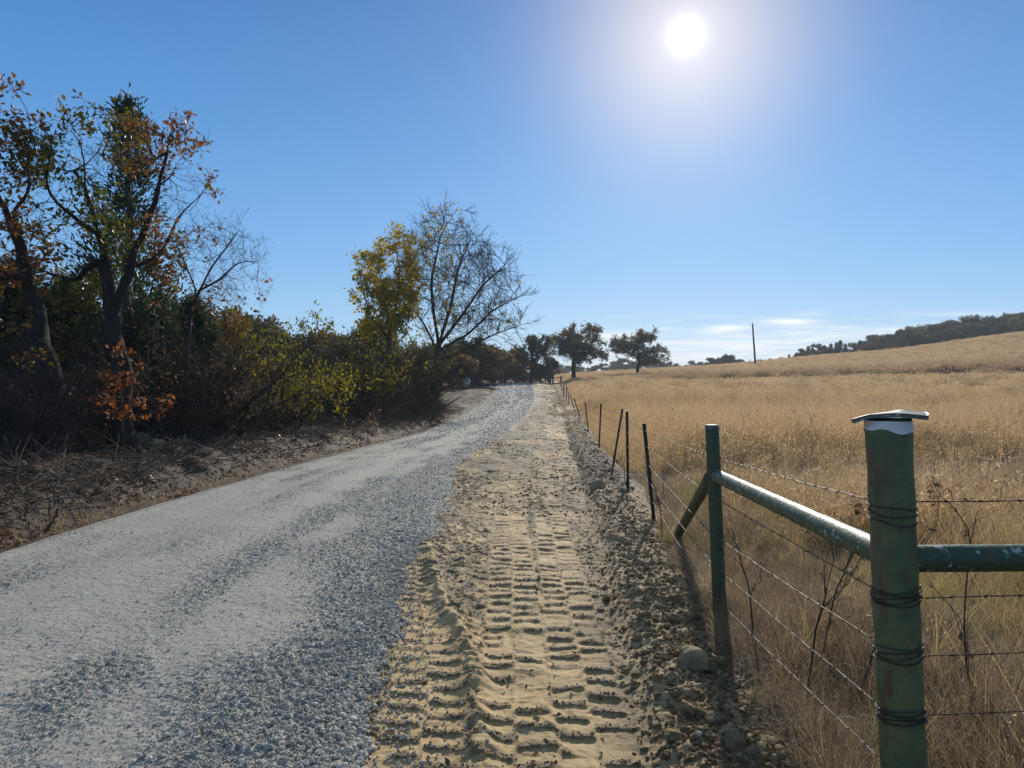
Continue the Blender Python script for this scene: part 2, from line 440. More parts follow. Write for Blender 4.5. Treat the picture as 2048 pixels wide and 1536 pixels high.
def ground_sheet():
    off = np.concatenate([np.arange(0, 3, .25), np.arange(3, 12, .6), np.arange(12, 40, 2.), np.arange(40, 200, 8.), np.geomspace(200, 5000, 22)])
    ys = np.concatenate([-np.geomspace(2500, 8, 14), np.arange(-7, 30, .5), np.arange(30, 130, 1.0), np.arange(130, 260, 4.), np.geomspace(260, 6000, 34)])
    L = xl(ys)[:, None] - 4.6; R = xf(ys)[:, None] + .2
    X = np.concatenate([L - off[::-1][None], L + .35, L * .5 + R * .5, R - .12, R + off[None]], 1)
    Y = np.repeat(ys[:, None], X.shape[1], 1)
    sink = np.zeros_like(X); n = len(off); sink[:, n:n + 3] = 1
    sink *= ss(-5.6, -5.0, Y) * ss(128.5, 127, Y)
    xs = X.ravel(); yy = Y.ravel()
    Z = (land(xs, yy) + bank_rise(xs, yy) * ss(135, 110, yy)).reshape(X.shape) - .7 * sink
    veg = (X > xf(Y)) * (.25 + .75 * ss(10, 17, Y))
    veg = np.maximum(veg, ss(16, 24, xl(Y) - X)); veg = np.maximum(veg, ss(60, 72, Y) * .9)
    return raw_mesh('ground', np.stack([X, Y, Z], -1).reshape(-1, 3), [grid_faces(*X.shape)], True, {'veg': veg.ravel()})

# -------- materials of the ground
def mat_gravel():
    m = M('gravel_road'); p = m.pos()
    v1 = m.n('TexVoronoi', {'Vector': p, 'Scale': 34.}); v2 = m.n('TexVoronoi', {'Vector': p, 'Scale': 85.})
    g = m.n('SeparateColor', {0: v1.outputs['Color']}).outputs[0]
    g2 = m.n('SeparateColor', {0: v2.outputs['Color']}).outputs[1]
    c = m.ramp(m.math('ADD', m.math('MULTIPLY', g, .6), m.math('MULTIPLY', g2, .4)), [(.0, (.19, .18, .155)), (.45, (.29, .275, .24)), (1, (.43, .41, .36))])
    big = m.noise(m.n('Mapping', {'Vector': p, 'Scale': (1.5, .3, 1)}).outputs[0], 1.0, 4)
    dust = m.math('MULTIPLY', m.attr('dust'), m.mapr(big, .3, .55, .35, .8))
    c = m.mix(dust, c, m.mix(m.noise(p, 60, 3), (.31, .29, .25), (.42, .395, .34)))
    h = m.math('SUBTRACT', m.math('MULTIPLY', v1.outputs['Distance'], -1.), m.math('MULTIPLY', v2.outputs['Distance'], .5))
    h = m.math('MULTIPLY', h, m.mapr(dust, 0, .8, 1, .35))
    return m.end(m.pbr(c, .85, m.bump(h, .4, .015), .25))

def mat_dirt(name, cols, clod=40., bs=.5, stain=(.2, .16, .1), soil=None, dark=None):
    m = M(name); p = m.pos()
    n1 = m.noise(p, 3.2, 6, .6); n2 = m.noise(p, clod, 4, .6); n3 = m.noise(p, .6, 3)
    c = m.ramp(m.math('ADD', m.math('MULTIPLY', n1, .55), m.math('MULTIPLY', n2, .45)), cols)
    c = m.mix(m.mapr(n3, .48, .7, 0, .55), c, stain)
    if soil: c = m.mix(m.math('MULTIPLY', m.attr('crumb'), .88), c, m.mix(n2, *soil))  # bars, broken patches and far dirt drawn in a darker tone
    if dark: c = m.mix(m.math('MULTIPLY', m.attr('dark'), .85), c, m.mix(n2, *dark))
    return m.end(m.pbr(c, .82, m.bump(n2, bs, .015), .3))

def mat_ground():
    m = M('ground'); p = m.pos(); veg = m.attr('veg')
    n1 = m.noise(p, .35, 6, .65); n2 = m.noise(p, 7, 5, .65); n3 = m.noise(p, .05, 4)
    straw = m.ramp(n1, [(.25, (.16, .10, .05)), (.5, (.30, .20, .09)), (.75, (.38, .27, .13))])
    straw = m.mix(m.mapr(n2, .4, .7), straw, (.20, .13, .06))
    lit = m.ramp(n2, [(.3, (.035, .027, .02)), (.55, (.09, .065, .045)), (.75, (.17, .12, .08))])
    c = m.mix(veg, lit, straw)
    return m.end(m.pbr(c, .95, m.bump(n2, .6, .08), .1))

MAT_GRAVEL = mat_gravel()
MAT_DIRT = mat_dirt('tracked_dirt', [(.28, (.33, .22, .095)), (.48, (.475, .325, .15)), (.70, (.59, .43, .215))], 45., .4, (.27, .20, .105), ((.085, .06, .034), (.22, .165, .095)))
MAT_BERM = mat_dirt('loose_soil', [(.28, (.21, .14, .07)), (.5, (.36, .255, .135)), (.72, (.48, .36, .20))], 55., .8, (.17, .125, .07), None, ((.035, .027, .02), (.12, .09, .058)))
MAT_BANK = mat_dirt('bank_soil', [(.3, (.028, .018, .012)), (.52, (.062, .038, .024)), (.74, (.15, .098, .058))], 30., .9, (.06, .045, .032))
(bk, rd, dt, bm) = corridor()
def struct(name, me, mat):
    o = link(name, me, mat); o['kind'] = 'structure'; return o
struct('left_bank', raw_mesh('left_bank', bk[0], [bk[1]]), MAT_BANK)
struct('gravel_road', raw_mesh('gravel_road', rd[0], [rd[1]], True, rd[2]), MAT_GRAVEL)
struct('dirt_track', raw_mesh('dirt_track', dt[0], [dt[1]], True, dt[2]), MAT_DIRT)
struct('soil_berm', raw_mesh('soil_berm', bm[0], [bm[1]], True, bm[2]), MAT_BERM)
struct('ground', ground_sheet(), mat_ground())
# ------------------------------------------------------------------ fence corner of green pipe
def mat_green(name, a, b, rustmix=.6, flake=(.42, .44, .40), flakes=.0):
    m = M(name); o = m.obj()
    n1 = m.noise(o, 9, 5, .65); n2 = m.noise(m.n('Mapping', {'Vector': o, 'Scale': (1, 1, .25)}).outputs[0], 13, 5, .7); n3 = m.noise(o, 55, 3); n4 = m.noise(o, 26, 4, .7)
    c = m.mix(m.mapr(n1, .35, .65), a, b)
    c = m.mix(m.mapr(n2, .52, .66, 0, rustmix), c, (.12, .055, .022))
    c = m.mix(m.mapr(n4, .66, .70, 0, .5), c, (.022, .028, .02))
    if flakes: c = m.mix(m.mapr(n4, .60 - flakes * .1, .64 - flakes * .1, 0, .85), c, flake)
    h = m.math('ADD', m.math('MULTIPLY', n4, .6), n3)
    return m.end(m.pbr(c, .52, m.bump(h, .35, .01), .4))
MAT_POST = mat_green('post_paint', (.068, .105, .050), (.15, .165, .070), .9)
MAT_POST2 = mat_green('brace_post_paint', (.040, .072, .036), (.060, .098, .048), .4, flakes=.0)
MAT_RAIL = mat_green('rail_paint', (.06, .092, .044), (.10, .135, .068), .7, flakes=.2)
MAT_RAIL2 = mat_green('rail_paint_lichen', (.036, .064, .032), (.055, .085, .042), .5, flakes=.05)
MAT_CAP = mat_green('cap_paint', (.085, .12, .095), (.12, .16, .125), .3, flakes=.15)
def mat_tape():
    m = M('white_tape'); n = m.noise(m.n('Mapping', {'Vector': m.obj(), 'Scale': (3, 3, 40)}).outputs[0], 6, 3)
    return m.end(m.pbr(m.mix(n, (.62, .62, .62), (.80, .80, .79)), .5, m.bump(n, .3, .004), .4))
MAT_TAPE = mat_tape()
def mat_wire(name, a, b, r=.5, metal=.6):
    m = M(name); n = m.noise(m.obj(), 40, 3)
    return m.end(m.pbr(m.mix(n, a, b), r, None, .5, metal))
MAT_RUSTWIRE = mat_wire('rusty_wire', (.035, .022, .018), (.10, .055, .04), .6, .3)
MAT_GALV = mat_wire('galvanised_wire', (.065, .048, .038), (.17, .14, .12), .6, .45)

def dent(v, amp, f, seed=0):
    v = np.asarray(v); n = fbm(v[:, 0] + v[:, 1] * .7, v[:, 2] + v[:, 1] * .3, f, 2, seed)
    d = v - v.mean(0); d[:, 2] = 0; l = np.linalg.norm(d, axis=1)[:, None] + 1e-6
    return v + d / l * (n * amp)[:, None]

corner_base = np.array([1.285, 2.36, gz(1.285, 2.36)])
corner = thing('pipe_fence_corner', 'green pipe fence corner with flat-capped thick post, two rails and braced thinner post', 'fence corner', corner_base)
def rel(pts): return np.asarray(pts, float) - corner_base
top = P(1776, 838, 2.35); bot = np.array([top[0] + .082, 2.37, corner_base[2] - .15])
axis = (top - bot); axis_l = np.linalg.norm(axis); axn = axis / axis_l
def on_post(z): return bot + (top - bot) * ((z - bot[2]) / (top[2] - bot[2]))
R0 = .070
mb = MB(); zz = np.linspace(bot[2], top[2], 60)
mb.tube(rel([on_post(z) for z in zz]), R0 + .0012 * np.sin(zz * 31), 40)
cpost = mb.build('corner_post', MAT_POST, corner)
# warped plate lying on the post
def plate():
    nx, ny = 30, 16; a, b = .113, .075
    u = np.linspace(-1, 1, nx); v = np.linspace(-1, 1, ny)
    U, V = np.meshgrid(u, v, indexing='ij')
    xx = U * a * (1 - .06 * V ** 2); yy = V * b * (1 - .18 * np.clip(np.abs(U) - .6, 0, 1) ** 1.2 * 2)
    zz = .004 * U + .004 * np.sin(U * 3 + 1) - .020 * np.clip(-U - .55, 0, 1) ** 1.3 * 2 + .004 * V * U + .006 * np.exp(-((U - .35) / .2) ** 2) * ss(0, 1, V)
    th = .007
    topv = np.stack([xx, yy, zz + th], -1).reshape(-1, 3); botv = np.stack([xx, yy, zz - th], -1).reshape(-1, 3)
    f = grid_faces(nx, ny); n = nx * ny
    idx = np.arange(n).reshape(nx, ny)
    rim = np.concatenate([idx[:, 0], idx[-1, 1:], idx[-2::-1, -1], idx[0, -2:0:-1]])
    r2 = np.roll(rim, -1)
    side = np.stack([rim, r2, r2 + n, rim + n], 1)
    m = MB(); m.add(np.vstack([topv, botv]), f[:, ::-1], f + n, side)
    ca, sa = math.cos(-.48), math.sin(-.48); V = m.v[0].copy(); m.v[0][:, 0] = V[:, 0] * ca - V[:, 1] * sa; m.v[0][:, 1] = V[:, 0] * sa + V[:, 1] * ca
    m.v[0] = m.v[0] + rel(top) + np.array([.004, 0, .012])
    return m
cap = plate().build('cap_plate', MAT_CAP, cpost)
# white tape with an uneven lower edge
mb = MB(); a = np.linspace(0, 2 * PI, 49)[:-1]; vs = []
for k, t in enumerate(np.linspace(0, 1, 6)):
    lowedge = -.034 + .006 * np.sin(a * 2 + .6) + .004 * np.sin(a * 5)
    z = -.005 + t * lowedge + .0
    c = on_post(top[2] - .02)
    r = R0 + .0025 + .0015 * np.sin(a * 3 + t * 5)
    vs.append(np.stack([c[0] + r * np.cos(a), c[1] + r * np.sin(a), top[2] + z], 1))
vs = rel(np.concatenate(vs)); n = 48
i = np.arange(5)[:, None] * n; j = np.arange(n)[None]; k = (j + 1) % n
mb.add(vs, np.stack([i + j, i + k, i + n + k, i + n + j], -1).reshape(-1, 4))
mb.build('tape_band', MAT_TAPE, cpost)
def wrap(z0, turns, spread, seed, slack=.012):
    r = np.random.default_rng(seed); mb = MB()
    n = int(turns * 40); t = np.linspace(0, turns, n); an = t * 2 * PI + r.uniform(0, 6)
    z = z0 + spread * (t / turns - .5) + slack * np.sin(an + r.uniform(0, 6)) + .004 * np.sin(an * 2.3)
    c = np.array([on_post(q) for q in z]); rr = R0 + .003 + .002 * np.abs(np.sin(an * 1.7))
    pts = np.stack([c[:, 0] + rr * np.cos(an), c[:, 1] + rr * np.sin(an), z], 1)
    mb.tube(rel(pts), .0019, 5)
    sa = an * 25
    pts2 = pts + np.stack([np.cos(an) * .0022 * np.cos(sa), np.sin(an) * .0022 * np.cos(sa), .0024 * np.sin(sa)], 1)
    mb.tube(rel(pts2), .0014, 4)
    return mb.build('wire_wrap', MAT_RUSTWIRE, cpost)
wrap(1.235, 3, .075, 1, .012); wrap(.955, 5, .055, 2, .008); wrap(.77, 4, .06, 3, .009); wrap(.555, 5, .05, 4, .010)
# thinner brace post
bbase = np.array([1.455, 4.97, gz(1.455, 4.97)]); btop = P(1424, 853, 4.96)
mb = MB(); zz = np.linspace(-.2, 1, 26)
pts = [bbase + (btop - bbase) * z for z in zz] + [btop + np.array([0, 0, .006])]
mb.tube(rel(pts), [.0465] * 26 + [.036], 24)
bpost = mb.build('brace_post', MAT_POST2, corner)
mb = MB(); cc = btop + np.array([0, 0, -.012]); aa = np.linspace(0, 2 * PI, 25)
mb.tube(rel([btop + (0, 0, -.02), btop + (0, 0, .0), btop + (0, 0, .012)]), [.048, .049, .042], 20); mb.build('weld_cap', MAT_CAP, bpost)
# rails and diagonal
r0 = P(1432, 951, 4.96); r1 = on_post(1.07)
d = (r1 - r0) / np.linalg.norm(r1 - r0)
mb = MB(); q = np.linspace(0, 1, 40)[:, None]; mb.tube(rel(r0 + (r1 - r0) * q), .0445 + .0008 * np.sin(q[:, 0] * 50), 28); mb.build('rail', MAT_RAIL, corner)
mb = MB(); mb.tube(rel([r0 - d * .03, r0 + d * .055]), [.055, .0465], 24); mb.build('weld_collar', MAT_POST2, corner)
s0 = on_post(1.07); mb = MB(); q = np.linspace(0, 1, 40)[:, None]; s1 = np.array([4.5, 2.42, 1.08]); mb.tube(rel(s0 + (s1 - s0) * q), .0445, 28); mb.build('rail', MAT_RAIL2, corner)
g0 = P(1420, 955, 4.98); g1 = np.array([1.76, 7.75, gz(1.76, 7.75) - .08])
mb = MB(); q = np.linspace(0, 1, 30)[:, None]; mb.tube(rel(g0 + (g1 - g0) * q), .042, 24); mb.build('diagonal_brace', MAT_POST2, corner)
e0 = np.array([4.52, 2.42, gz(4.52, 2.42) - .1]); mb = MB(); mb.tube(rel([e0, e0 + (0, 0, .7), e0 + (0, 0, 1.45)]), .0465, 24); mb.build('brace_post', MAT_POST2, corner)

# ------------------------------------------------------------------ steel line posts
def mat_tpost():
    m = M('tpost_paint'); n = m.noise(m.obj(), 30, 4, .7); n2 = m.noise(m.n('Mapping', {'Vector': m.obj(), 'Scale': (1, 1, .5)}).outputs[0], 60, 2)
    c = m.mix(m.mapr(n, .4, .7), (.018, .024, .018), (.05, .05, .04))
    c = m.mix(m.mapr(n2, .66, .70, 0, .8), c, (.36, .34, .28))
    return m.end(m.pbr(c, .6, m.bump(n, .3, .005), .35, .2))
MAT_TPOST = mat_tpost()
def tpost_mesh(h, k, studs=True):
    mb = MB()
    # T section: flange towards the road, web behind
    mb.box((0, 0, h / 2 - .1), (.042 * k, .006 * k, h + .2))
    mb.box((0, .020 * k, h / 2 - .1), (.007 * k, .033 * k, h + .2))
    if studs:
        for z in np.arange(.12, h - .02, .055): mb.box((0, -.006 * k, z), (.016 * k, .008 * k, .018))
    return mb.mesh('steel_post', False)
POSTS = [  # top px, base px, distance
    ((1288, 847), (1308, 1062), 8.2), ((1254, 823), (1256, 992), 10.8), ((1245, 818), (1226, 938), 14.3), ((1202, 807), (1198, 905), 18.6),
    ((1170, 804), (1177, 872), 27.), ((1148, 797), (1162, 850), 35.), ((1140, 789), (1150, 834), 41.), ((1136, 789), (1138, 822), 47.),
    ((1133, 790), (1133, 818), 53.), ((1127, 786), (1127, 810), 59.)]
PLAB = ['black studded steel post next to the green diagonal brace, leaning slightly away', 'upright black studded steel post, second along from the green diagonal brace',
        'steel fence post leaning sharply right with a pale dotted top', 'thin dark steel post leaning a little right, standing alone in mid fence',
        'dark steel post leaning left at the end of the black dirt clods', 'steel post leaning strongly left, in front of a cluster of farther posts',
        'small steel post leaning left just beyond the strongly leaning one', 'small upright steel post at the near edge of the crowded far posts',
        'small upright steel post second in the crowded far posts', 'small upright steel post third in the crowded far posts']
post_ends = []
MAT_CLIP = MAT_GALV
def line_post(base, tip, lab, near, k=1., grp='steel posts along the wire fence'):
    base = np.array(base); tip = np.array(tip); L = np.linalg.norm(tip - base)
    t = thing('steel_fence_post', lab, 'fence post', base, grp)
    z = Vector(tip - base).normalized()
    qrot = Vector((0, 0, 1)).rotation_difference(z); t.rotation_mode = 'QUATERNION'; t.rotation_quaternion = qrot
    b = link('post_shaft', tpost_mesh(L, k, near), MAT_TPOST, t)
    if near:
        for zc in (1.02, .86, .66, .45, .25):
            if zc < L:
                mb = MB(); aa = np.linspace(0, 2 * PI, 13)
                mb.tube(np.stack([.026 * np.cos(aa), .008 + .028 * np.sin(aa), zc + .01 * np.cos(aa)], 1), .0022, 5); mb.build('wire_clip', MAT_CLIP, t)
    return t
for i, ((tx, ty), (bx, by), d) in enumerate(POSTS):
    b = P(bx, by, d); b[2] = gz(b[0], d)
    sc = (EYE - b[2])
    tp = P(tx, ty, d); tp[2] = max(tp[2], b[2] + 1.0)
    line_post(b, tp, PLAB[i], i < 5, 1.0 if i < 5 else 1.25)
    post_ends.append((b, tp))
rr = np.random.default_rng(3)
for d in (64, 69, 74, 79, 84, 89, 94, 99):
    x = float(xf(d)) + rr.normal(0, .12); z = gz(x, d)
    b = np.array([x, d, z]); tp = b + np.array([rr.normal(-.1, .12), rr.normal(0, .1), 1.2])
    line_post(b, tp, 'far thin steel post in the bunched up end of the fence line', False, 1.4)
    post_ends.append((b, tp))

# ------------------------------------------------------------------ barbed wire
def strand(name, lab, knots, mat, sag, seed, near_y=18, grp='barbed wire strands of the fence'):
    r = np.random.default_rng(seed); K = np.array(knots); mb = MB(); pts = []; tt = 0
    for a, b in zip(K[:-1], K[1:]):
        L = np.linalg.norm(b - a); step = .02 if a[1] < near_y else .5
        n = max(3, int(L / step)); q = np.linspace(0, 1, n, endpoint=False)
        p = a + (b - a) * q[:, None]; p[:, 2] -= sag * L / 3 * 4 * q * (1 - q)
        if step < .1:
            p += .004 * np.stack([fbm(q * L, q * 0 + seed, 2.5, 2, seed), q * 0, fbm(q * L, q * 0 + seed, 2.0, 2, seed + 1)], 1)
        pts.append(p)
    pts.append(K[-1:]); pts = np.concatenate(pts)
    s = np.concatenate([[0], np.cumsum(np.linalg.norm(np.diff(pts, axis=0), axis=1))])
    w = np.sin(s * 2 * PI / .045); w2 = np.cos(s * 2 * PI / .045)
    off = .0016 * np.stack([w, w * 0, w2], 1) * (pts[:, 1:2] < near_y)
    rad = np.where(pts[:, 1] < near_y, .0017, .0022)
    mb.tube(pts + off, rad, 4); 
    nearm = pts[:, 1] < near_y
    if nearm.sum() > 4: mb.tube((pts - off)[nearm], .0015, 4)
    # barbs
    for q in np.arange(.1, s[-1], .125):
        k = np.searchsorted(s, q); k = min(k, len(pts) - 2); c = pts[k]
        if c[1] > 30: break
        d = pts[k + 1] - pts[k]; d = d / np.linalg.norm(d)
        for sg in (0, 1):
            v = r.normal(0, 1, 3); v -= d * v.dot(d); v /= np.linalg.norm(v)
            o = d * (.004 if sg else -.004)
            mb.tube(np.array([c + o - v * .013, c + o + v * .002, c + o + v * .013]), [.0006, .0018, .0006], 4)
        mb.tube(np.array([c - d * .006, c, c + d * .006]), .0035, 5)
    o = mb.build(name, mat)
    return tag(o, lab, 'barbed wire', grp)
WZ = [(1.26, 1.15, 1.05), (.965, .88, .87), (.785, .62, .66), (.57, .42, .45), (.38, .21, .25)]
WL = ['topmost barbed wire strand of the long fence, rusty between the green posts', 'second barbed wire strand from the top of the long fence, just under the welded rail',
      'middle barbed wire strand of the long fence beside the road', 'second lowest barbed wire strand of the long fence, running low through the weeds', 'lowest barbed wire strand of the long fence, almost on the grass']
for i, (zm, zh, zp) in enumerate(WZ):
    c = on_post(zm); kn = [c + np.array([-.06, .05, 0])]
    kn.append(np.array([bbase[0] + (btop - bbase)[0] * .5 - .05, bbase[1] - .02, zh]))
    for (b, tp) in post_ends:
        u = (tp - b) / np.linalg.norm(tp - b); kn.append(b + u * zp + np.array([-.008, -.014, 0]))
    strand('barbed_wire', WL[i], kn, MAT_GALV if i else MAT_GALV, .004 + .002 * i, 10 + i)
WL2 = ['topmost barbed wire of the side fence, above the right rail', 'barbed wire of the side fence just under the right rail', 'barbed wire of the side fence, third strand down on the right',
       'barbed wire of the side fence tied to the lowest wrap of the thick post', 'lowest barbed wire of the side fence at the right edge']
for i, (za, zb) in enumerate(((1.265, 1.255), (.95, .95), (.76, .755), (.565, .56), (.36, .36))):
    c = on_post(za)
    strand('barbed_wire', WL2[i], [c + np.array([.065, -.035, .0]), np.array([1.75, 2.365, za - .002]), np.array([4.5, 2.37, zb])], MAT_RUSTWIRE, .003, 40 + i, 18, 'barbed wire strands of the side fence')
# ------------------------------------------------------------------ scatter: countless small things as one stuff object
SRC = {}
def src_collection(name, meshes):
    """Shapes to be scattered, kept out of the scene itself."""
    c = bpy.data.collections.new(name)
    for i, me in enumerate(meshes):
        o = bpy.data.objects.new('%s_%02d' % (name, i), me); c.objects.link(o)
    return c
def scatter(name, pts, rot, scl, idx, coll, lab):
    me = raw_mesh(name, pts, [], attrs={'rot': np.asarray(rot, float), 'scl': np.asarray(scl, float), 'pick': np.asarray(idx, int)})
    o = link(name, me); o['kind'] = 'stuff'; o['label'] = lab
    ng = bpy.data.node_groups.new(name, 'GeometryNodeTree')
    ng.interface.new_socket('Geometry', in_out='INPUT', socket_type='NodeSocketGeometry')
    ng.interface.new_socket('Geometry', in_out='OUTPUT', socket_type='NodeSocketGeometry')
    N = ng.nodes; Lk = ng.links.new
    gi = N.new('NodeGroupInput'); go = N.new('NodeGroupOutput')
    ci = N.new('GeometryNodeCollectionInfo'); ci.inputs[0].default_value = coll
    ci.inputs['Separate Children'].default_value = True; ci.inputs['Reset Children'].default_value = True
    ip = N.new('GeometryNodeInstanceOnPoints'); ip.inputs['Pick Instance'].default_value = True
    mp = N.new('GeometryNodeMeshToPoints')
    def at(nm, t):
        a = N.new('GeometryNodeInputNamedAttribute'); a.data_type = t; a.inputs[0].default_value = nm; return a.outputs[0]
    e = N.new('FunctionNodeEulerToRotation')
    Lk(at('rot', 'FLOAT_VECTOR'), e.inputs[0])
    Lk(gi.outputs[0], mp.inputs[0]); Lk(mp.outputs[0], ip.inputs['Points'])
    Lk(ci.outputs[0], ip.inputs['Instance']); Lk(at('pick', 'INT'), ip.inputs['Instance Index'])
    Lk(e.outputs[0], ip.inputs['Rotation']); Lk(at('scl', 'FLOAT_VECTOR'), ip.inputs['Scale'])
    Lk(ip.outputs[0], go.inputs[0])
    md = o.modifiers.new('scatter', 'NODES'); md.node_group = ng
    return o

def stone_mesh(name, seed, level=1, rough=.28, flat=.72, mat=None, smooth=False):
    r = np.random.default_rng(seed); v, f = icosphere(level)
    n = np.zeros(len(v))
    for k in range(7):      # cut by planes: an angular crushed stone
        d = r.normal(0, 1, 3); d /= np.linalg.norm(d); c = r.uniform(.55, .85)
        s = v @ d; over = np.clip(s - c, 0, None); v = v - over[:, None] * d * .95
    v = v * np.array([1, r.uniform(.65, .95), flat * r.uniform(.75, 1.1)]) + r.normal(0, rough * .12, v.shape)
    me = raw_mesh(name, v, [f], smooth)
    if mat: me.materials.append(mat)
    return me
def clod_mesh(name, seed, mat, level=2):
    r = np.random.default_rng(seed); v, f = icosphere(level)
    o = r.uniform(0, 50, 3)
    n = fbm(v[:, 0] + v[:, 2] * .6 + o[0], v[:, 1] - v[:, 2] * .8 + o[1], 1.6, 3, seed) * .42 + fbm(v[:, 0] * 1.2 - v[:, 2] + o[2], v[:, 1] + v[:, 2], 4.5, 2, seed + 3) * .30
    v = v * (1 + n[:, None]) * np.array([1, r.uniform(.7, 1), r.uniform(.55, .85)])
    me = raw_mesh(name, v, [f], True); me.materials.append(mat); return me

def mat_stone():
    m = M('gravel_stone'); rnd = m.n('ObjectInfo').outputs['Random']
    c = m.ramp(rnd, [(0, (.32, .295, .235)), (.35, (.43, .40, .325)), (.7, (.53, .495, .41)), (.93, (.64, .60, .51)), (1, (.30, .22, .15))])
    n = m.noise(m.obj(), 4, 4); c = m.mix(m.mapr(n, .45, .7, 0, .5), c, (.42, .40, .365))
    return m.end(m.pbr(c, .8, m.bump(n, .3, .1), .3))
MAT_STONE = mat_stone()
def mat_clod():
    m = M('soil_clod'); rnd = m.n('ObjectInfo').outputs['Random']; n = m.noise(m.obj(), 5, 6, .7)
    c = m.mix(rnd, m.mix(n, (.17, .112, .056), (.36, .255, .135)), m.mix(n, (.24, .165, .085), (.47, .35, .195)))
    return m.end(m.pbr(c, .92, m.bump(n, .9, .02), .15))
MAT_CLOD = mat_clod()
stones = src_collection('crushed_stone', [stone_mesh('crushed_stone', 100 + i, 1, mat=MAT_STONE) for i in range(7)])
clods = src_collection('clod', [clod_mesh('clod', 200 + i, MAT_CLOD, 2) for i in range(6)])

def inv_sample(n, y0, y1, p, r):
    """Distances with a density falling off like 1/y**p."""
    u = r.uniform(0, 1, n)
    if abs(p - 1) < 1e-6: return y0 * (y1 / y0) ** u
    a, b = y0 ** (1 - p), y1 ** (1 - p)
    return (a + u * (b - a)) ** (1 / (1 - p))

def gravel():
    r = np.random.default_rng(77); n = 190000
    y = inv_sample(n, 2.1, 34, 1.75, r); u = r.uniform(0, 1, n)
    L = xl(y); R = xr(y); x = L + (R - L) * u
    lo = looseness(u, x, y)
    edge = ss(R - .42, R - .05, x) * ss(9, 4, y)
    far = ss(6, 12, y) * .45
    keep = r.uniform(0, 1, n) < np.clip(.17 + .50 * lo + 1.0 * edge + far * lo, 0, 1) * ss(34, 22, y)
    x, y, edge, lo = x[keep], y[keep], edge[keep], lo[keep]
    # stones pushed out on to the dirt
    m = 2000; y2 = inv_sample(m, 2.4, 14, 1.6, r); x2 = xr(y2) + np.abs(r.normal(0, .22, m)) * (1 + (r.uniform(0, 1, m) < .1) * 3) - .03
    x = np.concatenate([x, x2]); y = np.concatenate([y, y2]); edge = np.concatenate([edge, np.full(m, .35)]); lo = np.concatenate([lo, np.ones(m)])
    n = len(x)
    m = 13000; y4 = inv_sample(m, 18, 125, 1.0, r); x4 = xl(y4) + .1 + (xr(y4) - xl(y4) - .2) * r.uniform(0, 1, m); k4 = r.uniform(0, 1, m) < (ss(18, 36, y4) * (.35 + .65 * looseness((x4 - xl(y4)) / (xr(y4) - xl(y4)), x4, y4))); x4, y4 = x4[k4], y4[k4]
    s = .0045 + .0065 * r.beta(1.6, 3, n) + edge * .011 * r.beta(2, 2.2, n) + (r.uniform(0, 1, n) < .012) * .012
    s = s * (.58 + .42 * np.clip(lo + edge, 0, 1)) * (1 + np.clip(y - 8, 0, 20) * .035)
    x = np.concatenate([x, x4]); y = np.concatenate([y, y4]); s = np.concatenate([s, (.011 + .00034 * y4) * r.uniform(.5, 1.4, len(y4))]); edge = np.concatenate([edge, np.zeros(len(y4))]); n = len(x)
    z = surf(x, y) + s * r.uniform(.05, .5, n)
    # heaped along the thick right edge
    z += edge * r.uniform(0, .012, n)
    rot = r.uniform(-.6, .6, (n, 3)); rot[:, 2] = r.uniform(0, 6.28, n)
    scatter('gravel', np.stack([x, y, z], 1), rot, np.repeat(s[:, None], 3, 1), r.integers(0, 7, n), stones, 'loose grey crushed stone on the gravel road')
gravel()

def soil_clods():
    r = np.random.default_rng(78); n = 11500
    y = inv_sample(n, 2.0, 40, 1.5, r); FX = xf(y); B = FX - .72 - .10 * ss(10, 30, y)
    x = B + (FX + .05 - B) * r.beta(1.5, 1.4, n) + r.normal(0, .06, n)
    s = .006 + .05 * r.beta(.8, 7.5, n)
    k = r.uniform(0, 1, n) < .010; s = np.where(k, r.uniform(.03, .055, n), s)
    # crumbs on the tracked dirt
    m = 15000; y2 = inv_sample(m, 2.3, 20, 1.6, r); a = xr(y2); b2 = xf(y2) - .7; x2 = a + (b2 - a) * r.uniform(0, 1, m)
    kk = tracks(x2, y2)[2] + r.normal(0, .15, m) > .62; x2, y2 = x2[kk], y2[kk]
    s2 = .0035 + .013 * r.beta(.8, 6, len(x2))
    m = 3600; ya = inv_sample(m, 9, 90, 1.2, r); xa = xr(ya) + (xf(ya) - .6 - xr(ya)) * r.uniform(0, 1, m); kk = vn(xa * 1.5, ya * .7, 304) > .45; xa, ya = xa[kk], ya[kk]
    x2 = np.concatenate([x2, xa]); y2 = np.concatenate([y2, ya]); s2 = np.concatenate([s2, .010 + .05 * r.beta(.8, 6, len(xa))])
    # left bank
    m = 2600; y3 = inv_sample(m, 5, 40, 1.3, r); x3 = xl(y3) - .15 - np.abs(r.normal(0, 1.1, m)); s3 = .012 + .08 * r.beta(.7, 7, m)
    x = np.concatenate([x, x2, x3]); y = np.concatenate([y, y2, y3]); s = np.concatenate([s, s2, s3]); n = len(x)
    s = s * (1 + np.clip(y - 12, 0, 30) * .02)
    z = ground_h(x, y) + s * r.uniform(-.45, .25, n)
    rot = r.uniform(-.5, .5, (n, 3)); rot[:, 2] = r.uniform(0, 6.28, n)
    scatter('soil_clods', np.stack([x, y, z], 1), rot, s[:, None] * r.uniform(.75, 1.25, (n, 3)), r.integers(0, 6, n), clods, 'loose clods of dry soil')
soil_clods()

